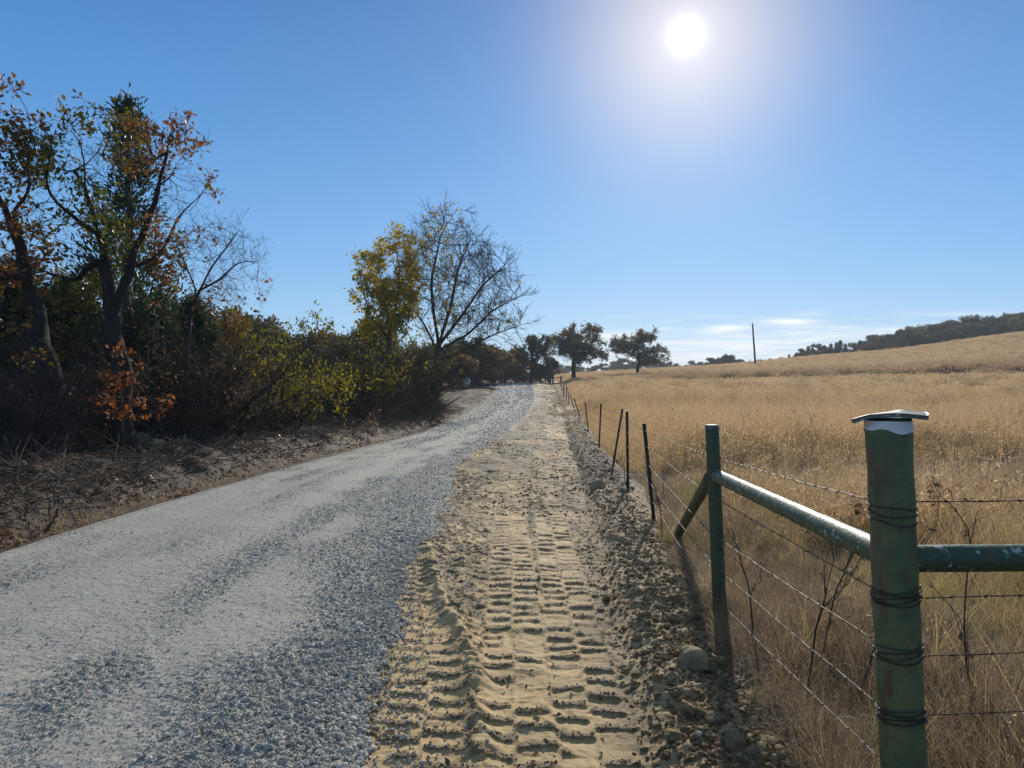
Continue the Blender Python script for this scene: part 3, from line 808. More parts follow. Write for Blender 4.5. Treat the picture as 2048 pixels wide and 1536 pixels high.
# ------------------------------------------------------------------ grass
def mat_grass(name, cols, tip, trans=.5, patch=.35, green=None):
    m = M(name); oi = m.n('ObjectInfo'); loc = oi.outputs['Location']
    pn = m.mix(.4, m.noise(loc, patch, 3, .6, 'Color'), m.noise(loc, patch * .3, 2, .5, 'Color')); pn = m.n('SeparateColor', {0: pn}).outputs[0]; hg = m.attr('hgt')
    f = m.math('ADD', m.math('MULTIPLY', pn, .72), m.math('MULTIPLY', oi.outputs['Random'], .28))
    c = m.ramp(f, cols)
    c = m.mix(m.math('MULTIPLY', m.attr('tint'), .55), c, tip)
    c = m.mix(m.mapr(hg, .62, 1.0, 0, .6), c, tip)
    t = m.n('BsdfTranslucent', {'Color': c}).outputs[0]
    return m.end(m.n('MixShader', {0: trans, 1: m.pbr(c, .55, None, .3), 2: t}).outputs[0])

def blades(n, h, spread, width, lean, seg, r, curl=0., hj=.35, flop=0.):
    """n grass blades of seg segments rooted in a disc; returns verts, faces, hgt, tint."""
    rad = spread * np.sqrt(r.uniform(0, 1, n)); th = r.uniform(0, 6.283, n)
    bx, by = rad * np.cos(th), rad * np.sin(th)
    L = h * (1 + hj * r.normal(0, 1, n)).clip(.3, 1.8)
    la = th + r.normal(0, .9, n); le = np.abs(r.normal(lean, lean * .5, n)); cu = r.normal(flop, .35 + curl, n)
    t = np.linspace(0, 1, seg + 1)
    an = le[:, None] + cu[:, None] * t[None] ** 1.5 * 1.4
    dz = np.cos(an); dr = np.sin(an)
    z = np.concatenate([np.zeros((n, 1)), np.cumsum((dz[:, 1:] + dz[:, :-1]) / 2, 1)], 1) * L[:, None] / seg
    q = np.concatenate([np.zeros((n, 1)), np.cumsum((dr[:, 1:] + dr[:, :-1]) / 2, 1)], 1) * L[:, None] / seg
    la2 = la[:, None] + r.normal(0, .3 + curl, (n, 1)) * t[None] * 1.5
    x = bx[:, None] + q * np.cos(la2); y = by[:, None] + q * np.sin(la2)
    z = np.maximum(z, .004)
    wa = r.uniform(0, 6.283, n)[:, None]
    w = width * (1 - .85 * t[None] ** 1.5) * r.uniform(.6, 1.3, n)[:, None] * .5
    A = np.stack([x - w * np.cos(wa), y - w * np.sin(wa), z], -1); Bv = np.stack([x + w * np.cos(wa), y + w * np.sin(wa), z], -1)
    V = np.stack([A, Bv], 2)      # n, seg+1, 2, 3
    base = (np.arange(n) * (seg + 1) * 2)[:, None] + np.arange(seg)[None] * 2
    Fq = np.stack([base, base + 1, base + 3, base + 2], -1).reshape(-1, 4)
    hg = np.repeat(np.broadcast_to(t[None], (n, seg + 1))[..., None], 2, 2).reshape(-1)
    ti = np.repeat(r.uniform(0, 1, n), (seg + 1) * 2)
    return V.reshape(-1, 3), Fq, hg, ti

def plume(n, h, spread, r, size=.02):
    """Fluffy seed heads near the top of the stems."""
    c = np.stack([r.normal(0, spread, n), r.normal(0, spread, n), h * r.uniform(.55, 1.05, n)], 1)
    a = r.normal(0, 1, (n, 3)); a[:, 2] = np.abs(a[:, 2]) + .7; a /= np.linalg.norm(a, axis=1)[:, None]
    b = np.cross(a, r.normal(0, 1, (n, 3))); b /= np.linalg.norm(b, axis=1)[:, None]
    L = size * r.uniform(.7, 2.2, n)[:, None]; W = L * .3
    V = np.stack([c, c + a * L * .5 + b * W, c + a * L, c + a * L * .5 - b * W], 1)
    return V.reshape(-1, 3), np.arange(n * 4).reshape(n, 4), np.full(n * 4, .95), np.repeat(r.uniform(.4, 1, n), 4)

def tuft(name, seed, mat, *sets):
    r = np.random.default_rng(seed); mb = MB()
    for st in sets:
        fn = plume if st[0] == 'plume' else blades
        v, f, hg, ti = fn(*st[1:-1], r=r, **st[-1])
        mb.add(v, f, hgt=hg, tint=ti)
    me = mb.mesh(name); me.materials.append(mat); return me

G_FIELD = mat_grass('field_grass', [(.30, (.28, .165, .085)), (.42, (.50, .315, .125)), (.52, (.67, .45, .16)), (.62, (.55, .37, .20)), (.70, (.37, .24, .145))], (.66, .49, .29), .5, .09)
G_RED = mat_grass('tall_grass', [(.3, (.29, .16, .085)), (.5, (.39, .23, .12)), (.7, (.46, .30, .16))], (.58, .43, .26), .45, .15)
G_DEAD = mat_grass('dead_grass', [(.28, (.060, .036, .022)), (.48, (.125, .075, .042)), (.62, (.21, .135, .065)), (.75, (.13, .078, .045))], (.52, .39, .24), .4, .5)
G_GREEN = mat_grass('greenish_grass', [(.3, (.15, .16, .045)), (.5, (.29, .27, .075)), (.7, (.42, .34, .10))], (.55, .45, .16), .5, .6)
G_GREY = mat_grass('grey_weed', [(.3, (.085, .065, .045)), (.5, (.16, .12, .085)), (.7, (.24, .185, .13))], (.46, .38, .28), .35, .6)

near_src = src_collection('near_tuft', [
    tuft('near_tuft', 1, G_DEAD, ('b', 55, .34, .13, .0045, .5, 5, dict(curl=.5, flop=.5)), ('b', 16, .20, .10, .006, .9, 4, dict(flop=.4))),
    tuft('near_tuft', 2, G_DEAD, ('b', 48, .26, .15, .004, .85, 6, dict(curl=.9, flop=.7))),
    tuft('near_tuft', 3, G_GREEN, ('b', 50, .24, .10, .0048, .4, 5, dict(curl=.3, flop=.5))),
    tuft('near_tuft', 4, G_FIELD, ('b', 44, .42, .09, .004, .25, 5, dict(curl=.2, flop=.4)), ('plume', 16, .40, .09, dict(size=.009))),
    tuft('near_tuft', 5, G_GREY, ('b', 40, .30, .12, .0045, .6, 6, dict(curl=1.1, flop=.5)), ('plume', 9, .22, .08, dict(size=.011))),
    tuft('near_tuft', 6, G_DEAD, ('b', 34, .55, .07, .0042, .22, 5, dict(curl=.15, flop=.25)), ('plume', 18, .5, .07, dict(size=.009)))])
mid_src = src_collection('mid_tuft', [
    tuft('mid_tuft', 11, G_FIELD, ('b', 40, .62, .20, .009, .22, 3, dict(flop=.25)), ('plume', 40, .62, .14, dict(size=.035))),
    tuft('mid_tuft', 12, G_FIELD, ('b', 44, .55, .24, .009, .3, 3, dict(flop=.35)), ('plume', 30, .55, .16, dict(size=.035))),
    tuft('mid_tuft', 13, G_GREY, ('b', 46, .32, .26, .009, .6, 4, dict(curl=.7, flop=.5))),
    tuft('mid_tuft', 14, G_GREEN, ('b', 46, .34, .22, .010, .45, 3, dict(flop=.5))),
    tuft('mid_tuft', 15, G_RED, ('b', 46, .80, .20, .010, .16, 3, dict(flop=.2)), ('plume', 60, .82, .15, dict(size=.04)))])
far_src = src_collection('far_tuft', [
    tuft('far_tuft', 21, G_FIELD, ('b', 60, .60, .55, .026, .25, 2, dict(flop=.25)), ('plume', 70, .62, .38, dict(size=.08))),
    tuft('far_tuft', 22, G_FIELD, ('b', 60, .52, .60, .026, .32, 2, dict(flop=.35)), ('plume', 50, .55, .40, dict(size=.08))),
    tuft('far_tuft', 23, G_RED, ('b', 64, .95, .50, .026, .16, 2, dict(flop=.2)), ('plume', 90, .98, .36, dict(size=.085))),
    tuft('far_tuft', 24, G_GREY, ('b', 56, .36, .60, .026, .5, 2, dict(flop=.4)))])

def tall_patch(x, y):
    """Where the taller, browner bluestem stands."""
    e = np.interp(x, [10, 22, 34, 60, 110], [125, 92, 76, 62, 60]) + 5 * fbm(x, y, .06, 3, 401)
    return ss(e - 1, e + 4, y) * ss(e + 26, e + 14, y + 8 * fbm(x, y, .1, 2, 402)) * ss(18, 26, x)

def OFF(y): return .30 * ss(6.5, 9, y)
def place(name, n, y0, y1, p, tmax, coll, chooser, scale, lab, seed, lean=(0, 0)):
    r = np.random.default_rng(seed)
    y = inv_sample(n, y0, y1, p, r); lo = xf(y) - .12 + OFF(y); hi = np.maximum(y * tmax + 1.5, lo + 1.)
    x = lo + (hi - lo) * r.uniform(0, 1, n)
    # keep density even across widths that differ
    idx, keep, sc = chooser(x, y, r)
    x, y, idx, sc = x[keep], y[keep], idx[keep], sc[keep]; n = len(x)
    z = ground_h(x, y) - .01
    rot = np.zeros((n, 3)); rot[:, 0] = r.normal(lean[0], .10, n); rot[:, 1] = r.normal(lean[1], .10, n); rot[:, 2] = r.uniform(0, 6.28, n)
    s = sc * scale * r.uniform(.75, 1.25, n)
    scatter(name, np.stack([x, y, z], 1), rot, np.stack([s, s, s * r.uniform(.8, 1.15, n)], 1), idx, coll, lab)

def ch_near(x, y, r):
    k = x - xf(y); n = len(x)
    gr = vn(x * .9, y * .55, 501); st = vn(x * .5 + 9, y * .4, 502); u = r.uniform(0, 1, n)
    p = np.stack([np.full(n, .40), np.full(n, .7), ss(.42, .7, gr) * 2.0 * ss(.3, 1.2, k) * ss(2.6, 4.5, y) + .08, ss(.5, .75, st) * 1.3 * ss(.8, 1.8, k) * ss(3, 6, y) + .03, np.full(n, .5), .05 + .0 * k], 1)
    c = np.cumsum(p, 1) / p.sum(1)[:, None]
    idx = (u[:, None] > c).sum(1)
    bare = ss(.62, .8, vn(x * 1.4, y * 1.4, 503)) * .75
    keep = r.uniform(0, 1, n) > bare
    post = np.hypot(x - 1.29, y - 2.36) > .13
    return idx, keep & post, np.clip(.50 + .5 * vn(x * .9, y * .9, 504), .45, 1.0) * (.72 + .28 * ss(.1, .8, k))
place('near_grass', 19000, 1.2, 11, .75, 1.15, near_src, ch_near, 1.0, 'tangled dead grass and weeds behind the wire fence', 601)
def ch_mid(x, y, r):
    n = len(x); u = r.uniform(0, 1, n)
    strip = ss(7.5, 9.5, y + 1.2 * fbm(x, y, .3, 2, 511)) * ss(16.5, 13.0, y - .1 * x + 2 * fbm(x, y, .25, 2, 512))
    tall = ss(12.5, 16., y - .1 * x + 1.5 * fbm(x, y, .25, 2, 513))
    gr = ss(.5, .7, vn(x * .4, y * .3, 514)) * (1 - tall)
    p = np.stack([.6 * tall + .02, .6 * tall + .03, 1.0 * strip * (1 - tall) + .14, .9 * gr * (1 - strip) + .25 * (1 - tall) * (1 - strip) + .03, .10 * tall * ss(.5, .7, vn(x * .2, y * .2, 515)) + .01], 1)
    c = np.cumsum(p, 1) / p.sum(1)[:, None]; idx = (u[:, None] > c).sum(1)
    return np.minimum(idx, 4), r.uniform(0, 1, n) > .25 * strip, (.55 + .42 * tall + .15 * vn(x * .6, y * .4, 516)) * (.42 + .58 * ss(.2, 2.2, x - xf(y)))
place('field_grass', 47000, 7, 48, .55, 1.02, mid_src, ch_mid, 1.0, 'golden dry grass of the pasture', 602)
def ch_far(x, y, r):
    n = len(x); u = r.uniform(0, 1, n); tp = tall_patch(x, y); gy = ss(.58, .75, vn(x * .07, y * .10, 521))
    p = np.stack([.5 * (1 - tp) + .03, .5 * (1 - tp) + .03, tp * 1.2 + .03, gy * .5 * (1 - tp)], 1)
    c = np.cumsum(p, 1) / p.sum(1)[:, None]; idx = np.minimum((u[:, None] > c).sum(1), 3)
    return idx, np.ones(n, bool), (.85 + .25 * tp) * (.45 + .55 * ss(.3, 3, x - xf(y)))
place('far_field_grass', 66000, 42, 330, .35, 1.02, far_src, ch_far, 1.0, 'pale dry grass rising over the far pasture', 603)

def verge():
    r = np.random.default_rng(611); n = 5200; y = inv_sample(n, 16, 110, 1.1, r); a = xr(y) + .25; b = xf(y) + .1
    u = r.uniform(0, 1, n) ** .6; x = a + (b - a) * u; keep = (vn(x * .9, y * .25, 612) * .7 + .5 * u + .25 * ss(30, 60, y)) - .35 * ss(34, 17, y) + r.normal(0, .08, n) > .80; x, y = x[keep], y[keep]
    m = 4200; y2 = inv_sample(m, 34, 115, 1.0, r); x2 = xl(y2) - .35 - np.abs(r.normal(0, 2.2, m)); k2 = vn(x2 * .7, y2 * .3, 613) > .45; x = np.concatenate([x, x2[k2]]); y = np.concatenate([y, y2[k2]])
    n = len(x); s = r.uniform(.25, .6, n) * (.55 + .45 * ss(20, 40, y)); rot = np.zeros((n, 3)); rot[:, 2] = r.uniform(0, 6.28, n)
    scatter('verge_grass', np.stack([x, y, ground_h(x, y) - .01], 1), rot, np.stack([s * 1.5, s * 1.5, s * .7], 1), r.choice([0, 1, 2, 4], n, p=[.35, .35, .12, .18]), near_src, 'sparse dead grass on the dirt verges farther along the road')
verge()
# ------------------------------------------------------------------ trees
def norm(v): return v / (np.linalg.norm(v, axis=-1, keepdims=True) + 1e-9)

def colonize(lines, attr, step, infl, kill, iters, seed, trop=(0, 0, .12), jit=.18, kink=0.):
    """Grow limbs from given limb lines [(parent_line, parent_t, points)] towards attractor points."""
    r = np.random.default_rng(seed); Pn = []; par = []; starts = []
    for (pl, pt, pts) in lines:
        pts = np.asarray(pts, float); seg = np.linalg.norm(np.diff(pts, axis=0), axis=1)
        s = np.concatenate([[0], np.cumsum(seg)]); n = max(2, int(s[-1] / step) + 1)
        q = np.linspace(0, s[-1], n); X = np.stack([np.interp(q, s, pts[:, k]) for k in range(3)], 1)
        if kink:
            w = np.cumsum(r.normal(0, step * kink, X.shape), 0); w -= np.linspace(0, 1, len(X))[:, None] * w[-1]; X = X + w * np.minimum(1, np.arange(len(X)) / 6.)[:, None]
        for _ in range(2): X[1:-1] = .25 * X[:-2] + .5 * X[1:-1] + .25 * X[2:]
        ids = []
        if pl is not None:
            base = starts[pl]; pi = base[min(len(base) - 1, int(pt * (len(base) - 1)))]; X = X[1:]
        else: pi = -1
        for x in X:
            Pn.append(x); par.append(pi); pi = len(Pn) - 1; ids.append(pi)
        starts.append(ids)
    Pn = np.array(Pn); A = np.array(attr)
    if len(A):
        d2 = ((A[:, None] - Pn[None]) ** 2).sum(-1); near = d2.argmin(1); dist = np.sqrt(d2.min(1))
        alive = dist > kill; trop = np.array(trop)
        for it in range(iters):
            m = alive & (dist < infl)
            if not m.any(): break
            idx = near[m]; v = norm(A[m] - Pn[idx])
            u, inv = np.unique(idx, return_inverse=True)
            D = np.zeros((len(u), 3)); np.add.at(D, inv, v)
            D = norm(norm(D) + trop + r.normal(0, jit, D.shape))
            new = Pn[u] + D * step; i0 = len(Pn)
            Pn = np.vstack([Pn, new]); par += list(u)
            dn = np.sqrt(((A[:, None] - new[None]) ** 2).sum(-1)); k = dn.argmin(1); dk = dn[np.arange(len(A)), k]
            b = dk < dist; near[b] = i0 + k[b]; dist[b] = dk[b]
            alive &= dist > kill
            if len(Pn) > 9000: break
    return Pn, np.array(par)

def add_twigs(Pn, par, sel, k, L, r, up=.15, spread=.9, seg=2):
    """k short twigs of seg joints at every selected node."""
    src = np.repeat(sel, k); n = len(src)
    d = Pn[src] - Pn[np.maximum(par[src], 0)]; d[par[src] < 0] = (0, 0, 1)
    D = norm(norm(d) + r.normal(0, spread, (n, 3)) + np.array([0, 0, up])); cur = src; p = Pn[src]
    ln = L * r.uniform(.5, 1.3, n)[:, None] / seg
    for s in range(seg):
        D = norm(D + r.normal(0, .25, (n, 3)) + np.array([0, 0, up * .3]))
        p = p + D * ln; ids = len(Pn) + np.arange(n)
        Pn = np.vstack([Pn, p]); par = np.concatenate([par, cur]); cur = ids
    return Pn, par

def radii(par, tip, ex, rmax=None, Pn=None, taper=0.):
    n = len(par); acc = np.zeros(n); R = np.zeros(n)
    for i in range(n - 1, -1, -1):
        R[i] = tip if acc[i] == 0 else acc[i] ** (1 / ex)
        if par[i] >= 0: acc[par[i]] += R[i] ** ex
    if rmax:
        e = math.log(rmax / tip) / max(math.log(R.max() / tip), 1e-6); R = tip * (R / tip) ** e
    if Pn is not None:
        s = np.zeros(n)
        for i in range(n):
            if par[i] >= 0: s[i] = s[par[i]] + np.linalg.norm(Pn[i] - Pn[par[i]])
        R = np.maximum(R * (1 - taper * np.clip(s / (.8 * s.max()), 0, 1) ** .6), np.minimum(R, tip))
    return R

def limb_mesh(mb, Pn, par, R, flare=0., rough=0.):
    n = len(Pn); main = np.full(n, -1); best = np.zeros(n)
    for i in range(n):
        p = par[i]
        if p >= 0 and R[i] > best[p]: best[p] = R[i]; main[p] = i
    D = np.zeros((n, 3)); has = par >= 0
    D[has] = norm(Pn[has] - Pn[par[has]])
    Dn = D.copy(); mm = main >= 0; Dn[mm] = norm(D[mm] + D[main[mm]] + 1e-6); Dn[~has] = D[main[~has]] if (main[~has] >= 0).all() else (0, 0, 1)
    ref = np.array([.87, .43, .21])
    if flare:
        z0 = Pn[0, 2]; R = R * (1 + flare * np.exp(-np.clip(Pn[:, 2] - z0, 0, None) / .22) * (R > .5 * R[0]))
    for lo, hi, sides in ((0, .012, 3), (.012, .05, 5), (.05, 9, 10)):
        s = np.where(has & (R >= lo) & (R < hi))[0]
        if not len(s): continue
        p = par[s]; cont = main[p] == s
        da = np.where(cont[:, None], Dn[p], D[s]); ra = np.where(cont, R[p], np.minimum(R[s] * 1.15, R[p])); rb = R[s]
        a = np.arange(sides) / sides * 2 * PI
        def ring(c, d, r_):
            u = norm(np.cross(d, ref)); w = np.cross(d, u)
            k = 1.0
            if rough and sides == 10:
                k = 1 + rough * (np.sin(a[None] * 3 + c[:, 2:3] * 7) * .5 + np.sin(a[None] * 5 - c[:, 2:3] * 11 + c[:, :1] * 5) * .5)
                return c[:, None] + (r_[:, None] * k)[..., None] * (np.cos(a)[None, :, None] * u[:, None] + np.sin(a)[None, :, None] * w[:, None])
            return c[:, None] + r_[:, None, None] * (np.cos(a)[None, :, None] * u[:, None] + np.sin(a)[None, :, None] * w[:, None])
        V = np.concatenate([ring(Pn[p], da, ra), ring(Pn[s], Dn[s], rb)], 1).reshape(-1, 3)
        b = np.arange(len(s))[:, None] * 2 * sides; j = np.arange(sides)[None]; k = (j + 1) % sides
        mb.add(V, np.stack([b + j, b + k, b + sides + k, b + sides + j], -1).reshape(-1, 4))

def leaves(mb, pos, size, r, droop=.2, wide=.5, sizevar=.35, tint=None, spread=1.0, axis=None):
    n = len(pos)
    a = r.normal(0, 1, (n, 3)) * spread; a[:, 2] -= droop
    if axis is not None: a = a + axis
    a = norm(a); b = norm(np.cross(a, r.normal(0, 1, (n, 3)))); c = np.cross(a, b)
    L = size * (1 + sizevar * r.normal(0, 1, n)).clip(.4, 1.9)[:, None]; W = L * wide * .5 * r.uniform(.7, 1.2, (n, 1))
    fold = c * L * r.uniform(-.12, .22, (n, 1))
    V = np.stack([pos, pos + a * L * .5 + b * W + fold, pos + a * L, pos + a * L * .45 - b * W + fold], 1)
    f = np.arange(n * 4).reshape(n, 4)
    f = np.concatenate([f[:, [0, 1, 2]], f[:, [0, 2, 3]]])
    if tint is None: tint = r.uniform(0, 1, n)
    mb.add(V.reshape(-1, 3), f, tint=np.repeat(tint, 4))

def clump_tint(pos, f, r, seed, mixr=.4):
    n = fbm(pos[:, 0] + pos[:, 1] * .5, pos[:, 2] + pos[:, 1] * .6, f, 2, seed) * .9 + .5
    return np.clip(n * (1 - mixr) + r.uniform(0, 1, len(pos)) * mixr, 0, 1)

def blob_points(blobs, n, r, shell=.35):
    """Points filling a union of ellipsoids (centre, radii), thicker towards the outside."""
    B = [(np.array(c, float), np.array(q, float)) for c, q in blobs]; vol = np.array([q.prod() for _, q in B]); vol = vol ** .8 / (vol ** .8).sum()
    out = []
    for (c, q), w in zip(B, vol):
        m = max(3, int(n * w)); v = norm(r.normal(0, 1, (m, 3))); rad = r.uniform(0, 1, (m, 1)) ** (1 / (3 + shell * 3))
        out.append(c + v * rad * q)
    return np.concatenate(out)

MAT_BARK = bark_mat('oak_bark', (.016, .013, .011), (.050, .041, .034), 13)
MAT_BARK2 = bark_mat('grey_bark', (.075, .053, .038), (.19, .145, .105), 16)
MAT_TWIG = bark_mat('twig_bark', (.036, .027, .022), (.095, .075, .06), 20)
L_OAK = leaf_mat('oak_leaves', [(.0, (.040, .058, .015)), (.30, (.12, .115, .022)), (.46, (.17, .105, .028)), (.62, (.19, .095, .038)), (.85, (.22, .112, .056)), (1, (.24, .11, .06))], .5, .45, .5)
L_RED = leaf_mat('rust_leaves', [(.0, (.13, .052, .024)), (.5, (.24, .095, .036)), (1, (.34, .19, .09))], .5, .5, .35)
L_YEL = leaf_mat('yellow_leaves', [(.0, (.13, .14, .025)), (.3, (.25, .23, .03)), (.65, (.48, .36, .04)), (1, (.60, .38, .045))], .55)
L_OLIVE = leaf_mat('olive_leaves', [(.0, (.022, .030, .012)), (.4, (.060, .066, .022)), (.75, (.115, .098, .034)), (1, (.16, .10, .04))], .48)
L_DARK = leaf_mat('dark_oak_leaves', [(.0, (.036, .046, .016)), (.45, (.078, .080, .024)), (.8, (.135, .10, .036)), (1, (.19, .105, .04))], .46)
L_CEDAR = leaf_mat('cedar_sprays', [(.0, (.016, .035, .020)), (.5, (.030, .058, .030)), (1, (.055, .085, .040))], .25)
L_BROWN = leaf_mat('withered_leaves', [(.0, (.060, .045, .030)), (.5, (.115, .082, .052)), (1, (.165, .108, .062))], .4)
L_MIX = leaf_mat('mixed_leaves', [(.0, (.022, .032, .012)), (.35, (.07, .075, .018)), (.6, (.15, .12, .025)), (.8, (.24, .11, .03)), (1, (.30, .14, .045))], .48)
L_LIME = leaf_mat('lime_leaves', [(.0, (.075, .085, .020)), (.5, (.17, .165, .03)), (1, (.33, .27, .045))], .5)

def tree_obj(name, label, cat, base, trunk_mb, crown_mb, bark, leaf, group=None, extra=None, trunk_name='trunk', crown_name='crown'):
    t = thing(name, label, cat, base, group)
    link(trunk_name, trunk_mb.mesh(trunk_name), bark, t)
    if crown_mb is not None and crown_mb.n: link(crown_name, crown_mb.mesh(crown_name, False), leaf, t)
    return t

# ---- the two big oaks at the left, limbs as they run in the place
def px_line(pts, d0, dz=None):
    out = []
    for i, p in enumerate(pts):
        d = d0 + (p[2] if len(p) > 2 else 0); out.append(P(p[0], p[1], d))
    return out
def hero_oak():
    D = 14.2; r = np.random.default_rng(901)
    b = P(245, 905, D); zb = gz(b[0], b[1]) - .15; sh = np.array([0, 0, zb - b[2]])
    lines = [
        (None, 0, [np.array([b[0] + .02, b[1], zb])] + px_line([(246, 850), (243, 790), (238, 730), (232, 672), (226, 640)], D)),
        (0, 1., px_line([(226, 640), (214, 590), (190, 500), (160, 440), (146, 380), (138, 320), (128, 285), (142, 262)], D)),           # left leader
        (0, 1., px_line([(226, 640), (238, 590), (250, 545), (272, 500), (282, 440), (298, 390), (316, 330), (330, 285), (352, 250), (368, 238)], D)),  # right leader
        (0, .95, px_line([(228, 650, 0), (200, 668, -.4), (150, 690, -.9), (100, 700, -1.3), (60, 712, -1.6)], D)),  # low limb to the left
        (2, .30, px_line([(262, 535), (300, 525, .3), (345, 480, .5), (375, 440, .6), (410, 390, .6), (420, 360, .6)], D)),
        (1, .45, px_line([(165, 450), (120, 400, -.5), (90, 350, -.8), (100, 300, -1.), (80, 250, -1)], D)),
        (2, .62, px_line([(300, 390), (345, 350, -.4), (385, 310, -.7), (395, 300, -.7)], D)),
        (1, .3, px_line([(200, 520), (150, 540, .8), (90, 540, 1.2), (40, 520, 1.5)], D)),
        (0, .9, px_line([(232, 660), (290, 640, .5), (330, 600, 1.0), (350, 560, 1.2)], D)),
        (2, .8, px_line([(318, 330), (290, 280, .5), (262, 250, .8), (240, 230, .9)], D)),
        (1, .7, px_line([(140, 350), (180, 300, .6), (200, 270, .8), (215, 240, 1.0)], D)),
    ]
    blobs = [(P(140, 300, D), (.55, .8, .45)), (P(215, 270, D + .4), (.7, .8, .5)), (P(330, 290, D), (.62, .8, .55)), (P(385, 370, D + .3), (.5, .7, .5)), (P(330, 420, D), (.75, .9, .7)),
             (P(230, 380, D), (.9, .9, .7)), (P(120, 420, D - .2), (.8, .9, .8)), (P(60, 330, D - .6), (.6, .7, .6)), (P(60, 480, D + .6), (.8, .9, .7)), (P(260, 490, D + .4), (.9, 1., .6)),
             (P(170, 560, D + .8), (.9, .9, .6)), (P(340, 520, D + .8), (.5, .7, .5)), (P(100, 600, D + .8), (.8, .9, .6))]
    A = blob_points(blobs, 620, r)
    Pn, par = colonize(lines, A, .16, 1.5, .26, 70, 902, (0, 0, .05), .32, .42)
    nskel = len(Pn)
    R0 = radii(par, .004, 2.3)
    thin = np.where((R0 < .022) & (np.arange(nskel) > 60))[0]
    sel = r.choice(thin, min(len(thin), 1500), False)
    Pn, par = add_twigs(Pn, par, sel, 1, .34, r, .1, .75, 3)
    tw = np.arange(nskel, len(Pn))
    Pn, par = add_twigs(Pn, par, r.choice(tw, 1500, False), 1, .2, r, .0, .9, 2)
    tw = np.arange(nskel, len(Pn))
    R = radii(par, .0030, 2.35, .27, Pn, .60)
    mb = MB(); limb_mesh(mb, Pn, par, R, .45, .07)
    cb = MB(); q = r.choice(tw, 9500)
    dens = fbm(Pn[q][:, 0] + Pn[q][:, 1] * .5, Pn[q][:, 2], 1.1, 2, 903)
    q = q[dens > -.05]
    pos = Pn[q] + r.normal(0, .06, (len(q), 3))
    ti = np.clip(clump_tint(pos, .8, r, 904, .45) + .30 * ss(-8.2, -6.4, pos[:, 0]) - .22, 0, 1)
    leaves(cb, pos, .10, r, .25, .55, tint=ti)
    base = np.array([b[0], b[1], zb + .15])
    mb.v = [v - base for v in mb.v]; cb.v = [v - base for v in cb.v]
    t = tree_obj('oak_tree', 'big oak with forked black trunk and rust and green leaves, behind an orange sapling', 'tree', base, mb, cb, MAT_BARK, L_OAK)
    return t
hero_oak()

def second_oak():
    D = 13.2; r = np.random.default_rng(911)
    bx = P(88, 860, D); base = np.array([bx[0], D, gz(bx[0], D)])
    lines = [
        (None, 0, [base - (0, 0, .15)] + px_line([(92, 800), (92, 740), (86, 690), (70, 600), (60, 540), (32, 470), (12, 420)], D)),
        (0, .95, px_line([(20, 430), (30, 380), (38, 330), (45, 270), (50, 215), (38, 190), (20, 165)], D)),
        (0, 1., px_line([(12, 420), (-30, 360), (-60, 290), (-70, 220), (-80, 170)], D)),
        (0, .7, px_line([(66, 560), (20, 560, .5), (-40, 550, .8), (-90, 520, 1)], D)),
        (1, .5, px_line([(40, 300), (70, 260, .3), (98, 245, .4), (105, 240, .4)], D)),
        (0, .55, px_line([(78, 640), (30, 650, -.5), (-20, 640, -.8)], D)),
    ]
    blobs = [(P(30, 200, D), (.35, .6, .5)), (P(-50, 210, D), (.6, .8, .6)), (P(60, 290, D), (.5, .6, .5)), (P(0, 330, D), (.8, .9, .7)), (P(-80, 380, D), (.8, .9, .9)),
             (P(20, 480, D), (.9, .9, .7)), (P(-60, 560, D + .3), (.9, .9, .7)), (P(30, 600, D + .6), (.8, .8, .5))]
    A = blob_points(blobs, 330, r)
    Pn, par = colonize(lines, A, .16, 1.5, .27, 70, 912, (0, 0, .05), .32, .42)
    nk = len(Pn); R0 = radii(par, .004, 2.3); thin = np.where((R0 < .022) & (np.arange(nk) > 50))[0]
    Pn, par = add_twigs(Pn, par, r.choice(thin, min(len(thin), 800), False), 1, .34, r, .1, .75, 3)
    tw = np.arange(nk, len(Pn)); R = radii(par, .0030, 2.35, .25, Pn, .58)
    mb = MB(); limb_mesh(mb, Pn, par, R, .3, .08)
    cb = MB(); q = r.choice(tw, 5600); q = q[fbm(Pn[q][:, 0], Pn[q][:, 2], 1.1, 2, 913) > -.2]
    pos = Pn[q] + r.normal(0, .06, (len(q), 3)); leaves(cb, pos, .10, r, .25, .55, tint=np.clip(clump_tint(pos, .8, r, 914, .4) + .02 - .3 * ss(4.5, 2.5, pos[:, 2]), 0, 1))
    mb.v = [v - base for v in mb.v]; cb.v = [v - base for v in cb.v]
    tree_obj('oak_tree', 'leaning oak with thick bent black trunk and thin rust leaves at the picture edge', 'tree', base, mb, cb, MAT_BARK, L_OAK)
second_oak()

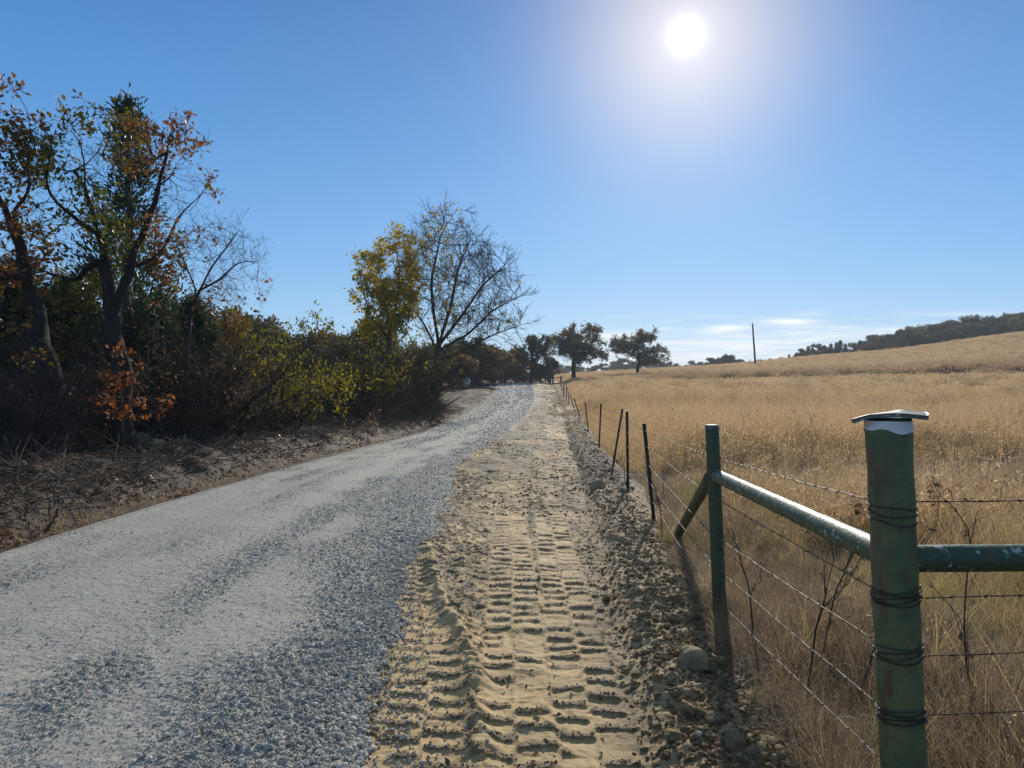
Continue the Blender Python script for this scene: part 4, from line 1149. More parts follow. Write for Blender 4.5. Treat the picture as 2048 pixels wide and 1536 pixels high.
# ---- cedar (juniper) prototype
def cedar_mesh(h, w, seed, n=9000, size=.13):
    r = np.random.default_rng(seed); mb = MB(); nodes = [np.array([0, 0, -.1])]; par = [-1]
    N = 26
    for i in range(1, N): nodes.append(np.array([.05 * math.sin(i * .7 + seed), .05 * math.cos(i * .5), h * i / (N - 1)])); par.append(i - 1)
    tips = []; ax = []
    for i in range(3, N - 1):
        z = i / (N - 1); rad = w * (1 - z) ** .8 * (.75 + .5 * r.uniform()) * min(1, .45 + z * 2.5)
        for k in range(7):
            a = r.uniform(0, 6.283); p = nodes[i]; d = np.array([math.cos(a), math.sin(a), .55]); L = rad * r.uniform(.6, 1.15); pi = i
            m = max(2, int(L / .22))
            for s in range(m):
                d = norm(d + r.normal(0, .14, 3) + np.array([0, 0, .08])); p = p + d * L / m; nodes.append(p); par.append(pi); pi = len(nodes) - 1
                if s >= m // 3: tips.append(p); ax.append(d)
    nodes = np.array(nodes); par = np.array(par); R = radii(par, .004, 2.2, .035 * h ** .5 + .03); limb_mesh(mb, nodes, par, R)
    tips = np.array(tips); ax = np.array(ax)
    q = r.integers(0, len(tips), n); pos = tips[q] + r.normal(0, .10, (n, 3)) * (w / 1.2)
    t2 = np.linspace(.85, 1.0, 60); pos = np.vstack([pos, np.stack([r.normal(0, .05, 60), r.normal(0, .05, 60), h * t2], 1)]); axx = np.vstack([ax[q], np.tile([0, 0, 1.5], (60, 1))])
    cb = MB(); leaves(cb, pos, size, r, -.15, .32, tint=clump_tint(pos, 1.3, r, seed), spread=.45, axis=axx)
    return mb.mesh('trunk'), cb.mesh('crown', False)

def put(protos, label, cat, base, scale, rotz, group, name, first=True):
    """A thing from shared trunk and crown meshes."""
    t = thing(name, label, cat, base, group); t.rotation_euler = (0, 0, rotz); t.scale = scale if hasattr(scale, '__len__') else (scale,) * 3
    for nm, me, mt in protos:
        o = bpy.data.objects.new(nm, me); COL.objects.link(o); o.parent = t
        if not me.materials: me.materials.append(mt)
    return t
CED = [[('trunk', a, MAT_TWIG), ('crown', b, L_CEDAR)] for a, b in (cedar_mesh(6.4, 1.5, 921, 8200, .12), cedar_mesh(3.2, 1.1, 922, 9000, .10))]
def at(px, d, sink=.05):
    x = (px - 1024) / F * d; return np.array([x, d, gz(x, d) - sink])
def top_h(px, py, d):
    """Height above the ground there of something whose top is seen at py."""
    return EYE - (py - 768) / F * d - gz((px - 1024) / F * d, d)
h = top_h(256, 190, 17.5); put(CED[0], 'tall dark cedar rising behind the big oak, its pointed tip above the oak', 'tree', at(256, 17.5), (.9 * h / 6.4, .9 * h / 6.4, h / 6.4), 1.1, None, 'cedar_tree')
CEDARS = [(30, 18.5, 520, 'dark green cedar behind the leaning oak at the picture edge'), (385, 19, 600, 'dark cedar between the big oak and the leaning leafless tree'), (140, 19, 560, 'dark cedar filling the gap between the two big oaks'), (330, 17.5, 640, 'low dark cedar just right of the big oak trunk')]
for i, (px, d, py, lab) in enumerate(CEDARS):
    h = top_h(px, py, d); put(CED[1], lab, 'tree', at(px, d), (h / 3.2 * 1.15, h / 3.2 * 1.15, h / 3.2), i * 1.9, 'cedars among the oaks', 'cedar_tree')

# ---- leafless and half-leafless spreading trees
def fan_tree(D, basepx, lines_px, blobs_px, natt, step, seed, rmax, twigs, twiglen, leafn, leafsize, leafmask, tint, bark, leaf, label, name, group=None, jit=.16, infl=4., kill=.5, tip=.004, spr=.42):
    r = np.random.default_rng(seed); bx = P(basepx[0], basepx[1], D); base = np.array([bx[0], D, gz(bx[0], D)])
    lines = []
    for (pl, pt, pts) in lines_px:
        q = px_line(pts, D)
        if pl is None: q = [base - (0, 0, .15)] + q
        lines.append((pl, pt, q))
    A = blob_points([(P(px, py, D + dd), (rx / F * D, ry_, rz / F * D)) for (px, py, dd, rx, ry_, rz) in blobs_px], natt, r)
    Pn, par = colonize(lines, A, step, infl, kill, 80, seed + 1, (0, 0, .03), jit)
    nk = len(Pn); R0 = radii(par, tip, 2.3); thin = np.where((R0 < tip * 6))[0]; thin = thin[thin > 12]
    Pn, par = add_twigs(Pn, par, r.choice(thin, min(len(thin), twigs[0]), False), 1, twiglen, r, .12, spr, 3)
    tw = np.arange(nk, len(Pn))
    if twigs[1]:
        Pn, par = add_twigs(Pn, par, r.choice(tw, twigs[1], twigs[1] > len(tw)), 1, twiglen * .6, r, .08, spr * 1.3, 2); tw = np.arange(nk, len(Pn))
    R = radii(par, tip * .6, 2.35, rmax, Pn, .5)
    mb = MB(); limb_mesh(mb, Pn, par, R, .25, .05); cb = MB()
    if leafn:
        q = r.choice(tw, leafn); pos = Pn[q] + r.normal(0, leafsize * .7, (leafn, 3)); k = leafmask(pos, r); pos = pos[k]
        leaves(cb, pos, leafsize, r, .25, .6, tint=tint(pos, r))
    mb.v = [v - base for v in mb.v]; cb.v = [v - base for v in cb.v]
    return tree_obj(name, label, 'tree', base, mb, cb, bark, leaf, group)

fan_tree(16.5, (372, 850), [(None, 0, [(372, 760), (376, 680), (382, 620), (400, 580)]), (0, 1., [(400, 580), (425, 530), (450, 500), (478, 460)]), (0, .95, [(396, 590), (372, 530), (352, 490)]), (0, 1., [(400, 580), (440, 560), (480, 520), (515, 525)])],
         [(440, 480, 0, 60, .8, 45), (480, 500, 0, 40, .6, 40), (390, 500, 0, 50, .8, 50), (470, 560, 0, 60, .8, 40), (430, 600, .3, 60, .8, 40)], 300, .14, 931, .075, (1100, 1500), .36, 420, .09,
         lambda p, r: fbm(p[:, 0], p[:, 2], 1.2, 2, 9) > -.05, lambda p, r: np.clip(.55 + r.uniform(-.1, .45, len(p)), 0, 1), MAT_TWIG, L_OAK,
         'nearly leafless small tree leaning right beside the big oak, fine twigs against sky', 'bare_tree', infl=1.6, kill=.24)
DB = 45.
fan_tree(DB, (872, 792), [(None, 0, [(872, 760), (876, 715), (878, 690)]), (0, 1., [(878, 690), (866, 620), (862, 560), (880, 480), (890, 430)]), (0, 1., [(878, 690), (905, 600), (915, 540), (940, 480)]),
                          (0, 1., [(878, 690), (925, 630), (965, 570), (1010, 530)]), (0, .95, [(878, 700), (935, 670), (985, 620), (1045, 590)]), (0, .9, [(878, 710), (850, 650), (820, 610), (800, 580)]), (0, .85, [(876, 725), (930, 700), (985, 670), (1040, 650)])],
         [(890, 480, 0, 55, 2.2, 60), (860, 540, -.5, 50, 2.2, 70), (940, 530, 0, 65, 2.4, 65), (985, 572, 0, 52, 2.2, 60), (1000, 640, 0, 48, 2., 45), (820, 590, 0, 40, 1.8, 50), (950, 640, .5, 60, 2.2, 45), (900, 600, 0, 60, 2.2, 70)], 1000, .34, 941, .24, (3600, 5200), 1.1, 8500, .15,
         lambda p, r: r.uniform(0, 1, len(p)) < np.clip(1.1 - (p[:, 0] + 6.2) / 3.2, .02, 1) * (fbm(p[:, 0], p[:, 2], .45, 2, 19) > -.15), lambda p, r: clump_tint(p, .4, r, 5), MAT_TWIG, L_YEL,
         'tall spreading leafless tree beside the road with a few yellowish leaves left', 'bare_tree', infl=6, kill=.55, tip=.015, jit=.05, spr=.26)
fan_tree(41., (775, 800), [(None, 0, [(775, 760), (778, 700), (780, 660)]), (0, 1., [(780, 660), (770, 600), (760, 550), (750, 500)]), (0, 1., [(780, 660), (795, 600), (800, 540), (790, 490)]), (0, .9, [(779, 680), (745, 640), (728, 590), (715, 520)])],
         [(790, 510, 0, 40, 1.6, 40), (755, 560, 0, 40, 1.6, 60), (800, 590, 0, 38, 1.5, 50), (735, 580, 0, 22, 1.2, 35), (770, 650, 0, 50, 1.6, 35), (820, 560, .3, 24, 1.2, 50)], 400, .3, 951, .17, (1900, 2200), .65, 10500, .17,
         lambda p, r: fbm(p[:, 0], p[:, 2], .55, 2, 29) > -.28, lambda p, r: np.clip(clump_tint(p, .35, r, 7, .5) + .1, 0, 1), MAT_TWIG, L_YEL,
         'slender tree with yellow and green leaves left of the tall bare tree', 'yellow_tree', infl=3.5, kill=.5, tip=.008)

# ---- round-crowned oaks further off
def crown_tree(seed, h, w, trunk_h, rmax, nleaf, leafsize, gap=-.15, lobes=11, flat=.75):
    """Trunk and crown meshes of an open-grown tree, base at the origin."""
    r = np.random.default_rng(seed)
    ch = h - trunk_h; blobs = []
    for k in range(lobes):
        a = k * 2.4 + r.uniform(-.3, .3); z = trunk_h + ch * (.22 + .66 * ((k * .618) % 1)); rr = w * .5 * (.68 if k % 3 else .3) * math.sqrt(max(.15, 1 - ((z - trunk_h) / ch - .4) ** 2 * 1.8)) * r.uniform(.8, 1.1)
        q = w * r.uniform(.13, .20); blobs.append(((rr * math.cos(a), rr * math.sin(a), z), (q, q, q * flat)))
    blobs.append(((0, 0, h - w * .13), (w * .16, w * .16, w * .13)))
    for sx in (-1, 1): blobs.append(((sx * w * .36, 0, trunk_h + ch * .42), (w * .13, w * .13, w * .11)))
    A = blob_points(blobs, 420, r, .6); step = h / 30
    lines = [(None, 0, [(0, 0, -.3), (r.normal(0, .05), 0, trunk_h * .5), (r.normal(0, .1), r.normal(0, .1), trunk_h), (r.normal(0, .12), r.normal(0, .12), trunk_h + ch * .45)])]
    Pn, par = colonize(lines, A, step, h, h * .055, 60, seed + 1, (0, 0, .04), .2)
    nk = len(Pn); R0 = radii(par, .012, 2.3); thin = np.where(R0 < .05)[0]; thin = thin[thin > 8]
    Pn, par = add_twigs(Pn, par, r.choice(thin, min(len(thin), 1300), False), 1, h * .06, r, .05, .8, 2)
    tw = np.arange(nk, len(Pn)); R = radii(par, .010, 2.3, rmax); mb = MB(); limb_mesh(mb, Pn, par, R, .3)
    q = r.choice(tw, nleaf); pos = Pn[q] + r.normal(0, h * .022, (nleaf, 3)); pos = pos[fbm(pos[:, 0] + pos[:, 1] * .7, pos[:, 2] - pos[:, 1] * .4, 3.2 / h * 1.4, 2, seed) > gap]
    cb = MB(); leaves(cb, pos, leafsize, r, .1, .65, tint=clump_tint(pos, 2.5 / h, r, seed + 3, .45))
    return mb, cb
def solo(seed, px, py_top, d, wpx, trunk_frac, rmax, nleaf, leafsize, label, leaf, gap, lobes=12, flat=.75, name='oak_tree', group='field oaks at the road end'):
    h = top_h(px, py_top, d) * 1.02; w = wpx / F * d
    mb, cb = crown_tree(seed, h, w, h * trunk_frac, rmax, nleaf, leafsize, gap, lobes, flat)
    return tree_obj(name, label, 'tree', at(px, d, 0), mb, cb, MAT_BARK, leaf, group)
solo(1011, 1147, 650, 118., 140, .27, .36, 17000, .27, 'open field oak left of the pair, broad ragged crown on a stout trunk', L_DARK, -.26, 17)
solo(1027, 1275, 660, 140., 126, .24, .32, 17000, .28, 'round-crowned oak alone in the pale field, right of the other field oak', L_DARK, -.26, 17)
solo(1031, 1062, 672, 108., 96, .08, .32, 17000, .23, 'dark dense oak standing over the far end of the road', L_OLIVE, -.35, 12)

FAR = []
for i, (sd, lf, hh, ww, gp) in enumerate(((1101, L_OLIVE, 8, 9, -.5), (1102, L_DARK, 7.5, 9, -.45), (1103, L_OLIVE, 7, 7.5, -.5), (1104, L_BROWN, 6.5, 7, -.4), (1105, L_YEL, 5.5, 6, -.4), (1106, L_MIX, 6.5, 6.5, -.3))):
    mb, cb = crown_tree(sd, hh, ww, hh * (.07 if i < 5 else .12), .24, 12000 if i < 5 else 17000, .30 if i < 5 else .15, gp, 16)
    hh = float(np.percentile(np.concatenate(cb.v)[:, 2], 99.3))
    FAR.append(([('trunk', mb.mesh('trunk'), MAT_BARK), ('crown', cb.mesh('crown', False), lf)], hh, ww))
rT = np.random.default_rng(55)
def copy_tree(i, px, py_top, d, label, group, wf=1., name='far_tree', lift=0):
    pr, hh, ww = FAR[i]; h = max(2.0, top_h(px, py_top, d)); s = h / hh
    return put(pr, label, 'tree', at(px, d, .1), (s * wf, s * wf, s), rT.uniform(0, 6.28), group, name)
# trees behind the left thicket, one by one
for (px, py, d, i, wf, lab) in [
    (440, 632, 62, 1, 1.15, 'tall rounded brown-green tree behind the thicket, under the leafless twigs'), (505, 640, 66, 0, 1.1, 'dark rounded tree behind the thicket, second of the wooded skyline'),
    (400, 640, 50, 4, 1.0, 'yellow-green tree just right of the big oak, behind dark shrubs'), (545, 662, 68, 1, 1.1, 'brownish rounded tree stepping down along the wooded skyline'),
    (595, 668, 72, 2, 1.2, 'dark tree under the tall lime sprigs on the wooded skyline'), (640, 665, 74, 0, 1.1, 'dark tree right of the lime sprigs on the wooded skyline'),
    (685, 672, 74, 2, 1.1, 'dark low tree in the dip of the skyline left of the yellow tree'), (722, 650, 62, 1, 1.0, 'brown-leaved tree close behind the left side of the yellow tree'),
    (560, 690, 40, 4, .9, 'bright lime shrub-like tree low in the gap of the thicket'),
    (40, 520, 19.5, 5, .9, 'mixed olive and rust tree right behind the leaning oak'), (170, 540, 20, 5, .8, 'mixed olive and rust tree between the two big oaks'), (320, 560, 20.5, 5, .8, 'mixed olive and rust tree behind the right side of the big oak'), (420, 610, 23, 5, .8, 'low mixed green tree behind the foot of the leafless leaning tree'),
    (350, 660, 56, 0, 1.2, 'dark tree far behind the big oak trunk'), (270, 655, 60, 1, 1.2, 'brown-green tree far behind between oak limbs'), (180, 650, 60, 0, 1.2, 'dark tree far behind the low oak limb'), (90, 645, 60, 2, 1.3, 'dark tree far behind the leaning oak'), (10, 640, 60, 0, 1.3, 'dark tree far behind at the picture edge'),
    (830, 690, 70, 0, 1.1, 'dark tree behind the tall bare tree, left of its stems'), (905, 688, 78, 1, 1.1, 'brown tree behind the tall bare tree, right of its stems'), (960, 676, 88, 1, 1.2, 'brown-green tree under the right branches of the tall bare tree'),
    (985, 692, 98, 3, 1.1, 'russet round tree at the bend, left of the dark roadside oak'), (1010, 700, 104, 0, 1.1, 'green tree at the bend touching the dark roadside oak'), (940, 690, 92, 2, 1.2, 'dark bushy tree at the road bend beside the bale'), (1035, 726, 118, 2, .9, 'low dark tree straight over the end of the gravel road'),
    (985, 730, 112, 0, 1.5, 'low dark tree closing the view behind the road bend on its left'), (1008, 735, 124, 1, 1.5, 'low brown-green tree closing the view behind the road crest'), (1045, 732, 130, 2, 1.6, 'low dark tree closing the view behind the dark roadside oak'), (1080, 728, 135, 0, 1.3, 'low dark tree behind the field gate'),
    (1098, 716, 122, 3, .8, 'small russet tree between the roadside oak and the field oak')]:
    copy_tree(i, px, py, d, lab, 'trees behind the thicket and at the road bend', wf, 'field_edge_tree')
# ------------------------------------------------------------------ thicket shrubs
def shrub(seed, h, w, stems, twign, nleaf, leafsize, lean=.5, up=.25, leaf_low=.15, elm=0.):
    r = np.random.default_rng(seed); nodes = []; par = []
    for s in range(stems):
        a = r.uniform(0, 6.283); rb = w * .28 * math.sqrt(r.uniform()); p = np.array([rb * math.cos(a), rb * math.sin(a), -.1]); a2 = a + r.normal(0, .8)
        d = norm(np.array([math.cos(a2) * lean * r.uniform(.2, 1.4), math.sin(a2) * lean * r.uniform(.2, 1.4), 1.])); L = h * r.uniform(.55, 1.05); m = 9
        nodes.append(p); par.append(-1); pi = len(nodes) - 1
        for k in range(m):
            d = norm(d + r.normal(0, .16, 3) + np.array([math.cos(a2), math.sin(a2), -.25]) * .05 * k / 3); p = p + d * L / m; p[2] = max(p[2], .03)
            nodes.append(p); par.append(pi); pi = len(nodes) - 1
    Pn = np.array(nodes); par = np.array(par); nk = len(Pn)
    hi = np.where((par >= 0) & (Pn[:, 2] > h * leaf_low))[0]
    Pn, par = add_twigs(Pn, par, r.choice(hi, twign), 1, h * .28, r, up, .75, 4); t1 = np.arange(nk, len(Pn))
    Pn, par = add_twigs(Pn, par, r.choice(t1, twign * 2), 1, h * .12, r, up * .5, .9, 2); tw = np.arange(nk, len(Pn))
    Pn[:, 2] = np.maximum(Pn[:, 2], -.1)
    R = radii(par, .0035, 2.4, .035 + .006 * h); mb = MB(); limb_mesh(mb, Pn, par, R)
    cb = MB()
    if nleaf:
        q = r.choice(tw, nleaf); pos = Pn[q] + r.normal(0, .05, (nleaf, 3)); pos = pos[fbm(pos[:, 0] + pos[:, 1], pos[:, 2] - pos[:, 1], 1.3, 2, seed) > -.2]
        leaves(cb, pos, leafsize, r, .15, .5, tint=clump_tint(pos, .9, r, seed + 2, .5))
    return mb.mesh('stems'), (cb.mesh('foliage', False) if nleaf else None)
SH = {}
for key, (args, lf, bark, hh) in {
    'brown': ((1201, 3.0, 2.6, 16, 300, 4500, .085), L_BROWN, MAT_TWIG, 3.0),
    'bare': ((1202, 2.6, 2.8, 22, 420, 700, .07), L_BROWN, MAT_TWIG, 2.6),
    'olive': ((1203, 3.2, 2.8, 15, 280, 11000, .10), L_OLIVE, MAT_TWIG, 3.2),
    'olive2': ((1204, 2.8, 3.0, 16, 300, 11000, .095, .7), L_OLIVE, MAT_TWIG, 2.8),
    'lime': ((1205, 2.8, 2.2, 10, 190, 2900, .095), L_LIME, MAT_TWIG, 2.8),
    'brush': ((1206, 1.3, 3.2, 30, 420, 500, .06, 1.5, .1, .05), L_BROWN, MAT_BARK2, 1.3)}.items():
    a, b = shrub(*args); co_ = np.zeros(len(a.vertices) * 3, np.float32); a.vertices.foreach_get('co', co_); hh = float(np.percentile(co_[2::3], 99)); SH[key] = ([('stems', a, bark)] + ([('foliage', b, lf)] if b else []), hh)
def put_shrub(kind, x, y, h, label, group, wf=1.):
    pr, hh = SH[kind]; s = h / hh; n = {'brown': 'brown_shrub', 'bare': 'bare_shrub', 'olive': 'olive_shrub', 'olive2': 'olive_shrub', 'lime': 'lime_shrub', 'brush': 'brush_heap'}[kind]
    return put(pr, label, 'shrub', (x, y, gz(x, y) - .05), (s * wf, s * wf, s), rS.uniform(0, 6.28), group, n)
rS = np.random.default_rng(66)
# front edge of the thicket, then rows behind it: (distance, x of the front edge)
FE_Y = [17, 19, 22, 25, 29, 34, 40, 47, 52]; FE_X = [-13.0, -10.8, -9.6, -8.6, -7.0, -6.3, -5.7, -5.3, -6.0]
KL = {'brown': 'withered brown shrub', 'bare': 'tangled leafless shrub', 'olive': 'dark olive shrub', 'olive2': 'broad dark olive shrub', 'lime': 'thin shrub with lime leaves'}
GL = 'shrubs of the dark thicket left of the road'
def zone(x, y):
    px = 1024 + x / y * F
    return 'by the leaning oak' if px < 170 else 'around the big oak' if px < 360 else 'under the leafless leaning tree' if px < 520 else 'in the gap below the lime sprigs' if px < 690 else 'at the foot of the yellow tree' if px < 830 else 'at the foot of the tall bare tree'
for row, (dx, dy, nn) in enumerate(((0, 0, 17), (-1.5, .9, 18), (-3.2, 2.2, 18), (-5.6, 4.0, 14))):
    for k in range(nn):
        y = 17.3 + (51 - 17.3) * ((k + rS.uniform(.1, .9)) / nn) ** 1.25; x = np.interp(y, FE_Y, FE_X) + dx + rS.normal(0, .35); y = y + dy; x = x - 2.1 * float(ss(40, 46, y))
        kind = rS.choice(['brown', 'bare', 'olive', 'olive2', 'lime'], p=[.22, .3, .22, .2, .06] if row < 2 else [.15, .12, .36, .32, .05])
        px = 1024 + x / y * F
        cap_py = np.interp(px, [0, 200, 360, 470, 540, 620, 700, 760, 880, 930], [600, 620, 610, 660, 715, 740, 690, 672, 650, 715])
        if row == 0: cap_py += 38
        h = min(max(1.2, top_h(px, cap_py, y) * rS.uniform(.82, 1.05)), 4.8)
        where = ['front', 'second', 'third', 'back'][row]
        put_shrub(kind, x, y, h, KL[kind] + ' ' + zone(x, y) + ', ' + where + ' row', GL, rS.uniform(.9, 1.25))
# grey brush pushed up along the edge
for k in range(16):
    y = 18.5 + 24 * (k / 16) ** 1.2 + rS.normal(0, .3); x = np.interp(y, FE_Y, FE_X) + 1.0 + rS.normal(0, .45); x = min(x, float(xl(y)) - 1.0)
    put_shrub('brush', x, y, rS.uniform(.7, 1.25), 'low grey heap of pushed-up brush and twigs ' + zone(x, y), 'brush heaps along the thicket', rS.uniform(.7, 1.1))
for px, d, h, kind, lab in ((20, 13.0, 1.7, 'bare', 'tangled leafless shrub in front of the leaning oak trunk, at the picture edge'), (75, 12.4, 1.7, 'bare', 'tangled grey shrub hiding the foot of the leaning oak trunk'), (130, 13.6, 1.6, 'bare', 'leafless grey shrub between the leaning oak and the big oak'),
        (165, 16.5, 2.4, 'bare', 'leafless shrub set back between the leaning oak and the big oak'), (325, 16.8, 2.6, 'brown', 'withered shrub behind the pale stones right of the big oak'), (385, 16.2, 2.7, 'bare', 'tall leafless shrub hiding the leafless leaning tree trunk'), (430, 17.6, 2.6, 'brown', 'withered shrub right of the leafless leaning tree trunk'), (350, 15.6, 1.2, 'bare', 'low leafless shrub over the pale stones')):
    x = (px - 1024) / F * d; put_shrub(kind, x, d, h, lab, GL)
for px, py, d, lab in ((548, 700, 21.5, 'bright lime-yellow shrub low in the middle of the hedge'), (588, 720, 24, 'small lime shrub right of the bright one in the hedge'), (452, 648, 20, 'tall yellow-green shrub at the right end of the oak group'), (705, 690, 30, 'yellow-green shrub under the left side of the yellow tree')):
    x = (px - 1024) / F * d; put_shrub('lime', x, d, top_h(px, py, d), lab, GL, .85)
# lime sprigs high over the gap
def sprigs():
    D = 27.; r = np.random.default_rng(71); base = at(640, D, 0); nodes = []; par = []; tips = []
    for line in ([(640, 800), (642, 740), (640, 690), (636, 650), (630, 622)], [(640, 740), (622, 700), (610, 660), (603, 640)], [(641, 730), (650, 700), (656, 670), (660, 645)]):
        q = px_line(line, D); pi = -1
        if nodes: pi = 0
        else: q = [base] + q
        X = np.array(q); t = np.linspace(0, len(X) - 1, 14); X = np.stack([np.interp(t, np.arange(len(X)), X[:, k]) for k in range(3)], 1)
        for j, p in enumerate(X): nodes.append(p); par.append(pi if j else (pi)); pi = len(nodes) - 1; (tips.append(p) if j > 8 else None)
    mb = MB(); limb_mesh(mb, np.array(nodes), np.array(par), np.full(len(nodes), .011) * np.linspace(1.6, .5, len(nodes)))
    tips = np.array(tips); q = r.integers(0, len(tips), 240); pos = tips[q] + r.normal(0, .11, (240, 3)); cb = MB(); leaves(cb, pos, .15, r, .3, .42, tint=r.uniform(.3, 1, 240))
    mb.v = [v - base for v in mb.v]; cb.v = [v - base for v in cb.v]
    tree_obj('young_tree', 'slender young tree with three lime-leaved sprigs standing above the thicket', 'tree', base, mb, cb, MAT_TWIG, L_LIME)
sprigs()
# orange sapling in front of the big oak
def sapling():
    D = 13.1; r = np.random.default_rng(72); base = at(246, D, 0)
    lines = [(None, 0, [base - (0, 0, .1)] + px_line([(246, 880), (243, 820), (240, 770), (236, 720), (232, 700)], D)), (0, .55, px_line([(244, 830), (215, 805), (185, 800), (168, 800)], D)), (0, .6, px_line([(243, 810), (280, 800), (310, 805), (335, 808)], D)),
             (0, .75, px_line([(240, 770), (265, 745), (280, 735)], D)), (0, .7, px_line([(241, 780), (215, 760), (205, 750)], D))]
    A = blob_points([(P(px, py, D), (rx / F * D, .35, rz / F * D)) for px, py, rx, rz in ((235, 712, 22, 16), (240, 752, 36, 18), (255, 770, 34, 16), (175, 812, 22, 14), (205, 800, 26, 14), (240, 826, 32, 14), (268, 808, 22, 14), (322, 806, 20, 8), (315, 830, 18, 6), (225, 775, 30, 14))], 110, r)
    Pn, par = colonize(lines, A, .07, .6, .09, 40, 73, (0, 0, .05), .25); nk = len(Pn)
    Pn, par = add_twigs(Pn, par, r.choice(np.arange(20, nk), 180), 1, .12, r, .1, .8, 2); tw = np.arange(nk, len(Pn)); R = radii(par, .0022, 2.3, .02)
    mb = MB(); limb_mesh(mb, Pn, par, R); cb = MB(); q = r.choice(tw, 520); pos = Pn[q] + r.normal(0, .035, (520, 3)); leaves(cb, pos, .088, r, .15, .6, tint=r.uniform(0, 1, 520))
    mb.v = [v - base for v in mb.v]; cb.v = [v - base for v in cb.v]
    tree_obj('oak_sapling', 'small sapling with bright rust-orange leaves in front of the big oak trunk', 'sapling', base, mb, cb, MAT_TWIG, L_RED)
sapling()
for px, py, D, lab in ((748, 825, 24, 'little orange-leaved seedling at the dark foot of the thicket'), (1110 - 375, 850, 22.5, 'tiny rust-leaved seedling just above the road edge')):
    b = at(px, D, 0); r = np.random.default_rng(px); mb = MB(); cb = MB(); hh = .55
    mb.tube([b, b + (0, 0, hh * .6), b + (.05, 0, hh)], [.012, .009, .004], 5); pos = b + np.array([0, 0, hh * .75]) + r.normal(0, .16, (70, 3)); leaves(cb, pos, .1, r, .1, .6)
    mb.v = [v - b for v in mb.v]; cb.v = [v - b for v in cb.v]; tree_obj('seedling', lab, 'seedling', b, mb, cb, MAT_TWIG, L_BROWN)

# ------------------------------------------------------------------ litter on the left bank
def litter():
    r = np.random.default_rng(81); n = 20000; y = inv_sample(n, 4.5, 42, 1.1, r); k = .05 + np.abs(r.normal(0, 2.2, n)) + (r.uniform(0, 1, n) < .2) * r.uniform(0, 6, n)
    x = xl(y) - k; keep = vn(x * 1.1, y * 1.1, 801) * .6 + vn(x * 4, y * 4, 802) * .4 > .47; x, y = x[keep], y[keep]
    pos = np.stack([x, y, ground_h(x, y) + r.uniform(.0, .03, len(x))], 1); mb = MB(); n = len(x)
    a = r.normal(0, 1, (n, 3)); a[:, 2] *= .35; a = norm(a); up = np.array([0, 0, 1.]) + r.normal(0, .45, (n, 3)); b = norm(np.cross(a, up)); L = r.uniform(.035, .10, (n, 1)); W = L * r.uniform(.22, .38, (n, 1)); c = np.cross(b, a) * L * r.uniform(-.1, .3, (n, 1))
    V = np.stack([pos, pos + a * L * .5 + b * W + c, pos + a * L + c * .5, pos + a * L * .5 - b * W + c], 1)
    f = np.arange(n * 4).reshape(n, 4); mb.add(V.reshape(-1, 3), np.concatenate([f[:, [0, 1, 2]], f[:, [0, 2, 3]]]), tint=np.repeat(r.uniform(0, 1, n), 4))
    o = mb.build('fallen_leaves', leaf_mat('litter', [(0, (.06, .038, .024)), (.5, (.14, .08, .045)), (.85, (.25, .155, .09)), (1, (.42, .32, .23))], .2, .5, .35), smooth=False); o['kind'] = 'stuff'; o['label'] = 'dry fallen leaves on the dark left bank'
    # sticks and roots
    mb = MB(); m = 2600; y = inv_sample(m, 5, 44, 1.05, r); k = .5 + np.abs(r.normal(0, 2.0, m)); x = xl(y) - k
    for i in range(m):
        L = r.uniform(.15, 1.1) * (1 + .5 * (y[i] > 15)); d = r.normal(0, 1, 3); d[2] = abs(d[2]) * .35; d = norm(d); p = np.array([x[i], y[i], float(0)]); pts = [p]
        for s in range(4): d = norm(d + r.normal(0, .28, 3) * np.array([1, 1, .6])); pts.append(pts[-1] + d * L / 4)
        pts = np.array(pts); pts[:, 2] -= pts[:, 2].min(); pts[:, 2] *= .8; pts[:, 2] += .01; mb.tube(pts, np.linspace(1, .4, 5) * r.uniform(.003, .013), 4, False)
    # drop on to the ground in one go
    V = np.concatenate(mb.v); mb.v = [V]; seglen = len(V) // m; c = V.reshape(m, seglen, 3)[:, 0]; V.reshape(m, seglen, 3)[:, :, 2] += ground_h(c[:, 0], c[:, 1])[:, None]
    o = mb.build('brush_litter', MAT_BARK2); o['kind'] = 'stuff'; o['label'] = 'torn twigs and roots strewn over the left bank'
    # dry straw along the gravel edge
    n = 2600; y = inv_sample(n, 5, 30, 1.2, r); x = xl(y) - .02 - np.abs(r.normal(0, .22, n)); mb = MB()
    v, f, hg, ti = blades(n, .16, .001, .004, 1.2, 3, r, .8, .4, .3); v = v.reshape(n, -1, 3); v += np.stack([x, y, ground_h(x, y)], 1)[:, None]
    mb.add(v.reshape(-1, 3), f, hgt=hg, tint=ti); o = mb.build('straw_litter', G_FIELD); o['kind'] = 'stuff'; o['label'] = 'thin dry straw along the left edge of the gravel'
    # odd leaves on the road, the dirt and the berm
    n = 110; y = inv_sample(n, 2.6, 16, 1.3, r); x = xr(y) + r.normal(.6, .9, n); x = np.minimum(x, xf(y) + .1); mb = MB()
    pos = np.stack([x, y, ground_h(x, y) + .012], 1); leaves(mb, pos, .042, r, 0, .6); mb.build('scattered_leaves', L_BROWN, smooth=False); o = bpy.data.objects['scattered_leaves']; o['kind'] = 'stuff'; o['label'] = 'odd brown leaves blown on to the dirt and gravel'
litter()
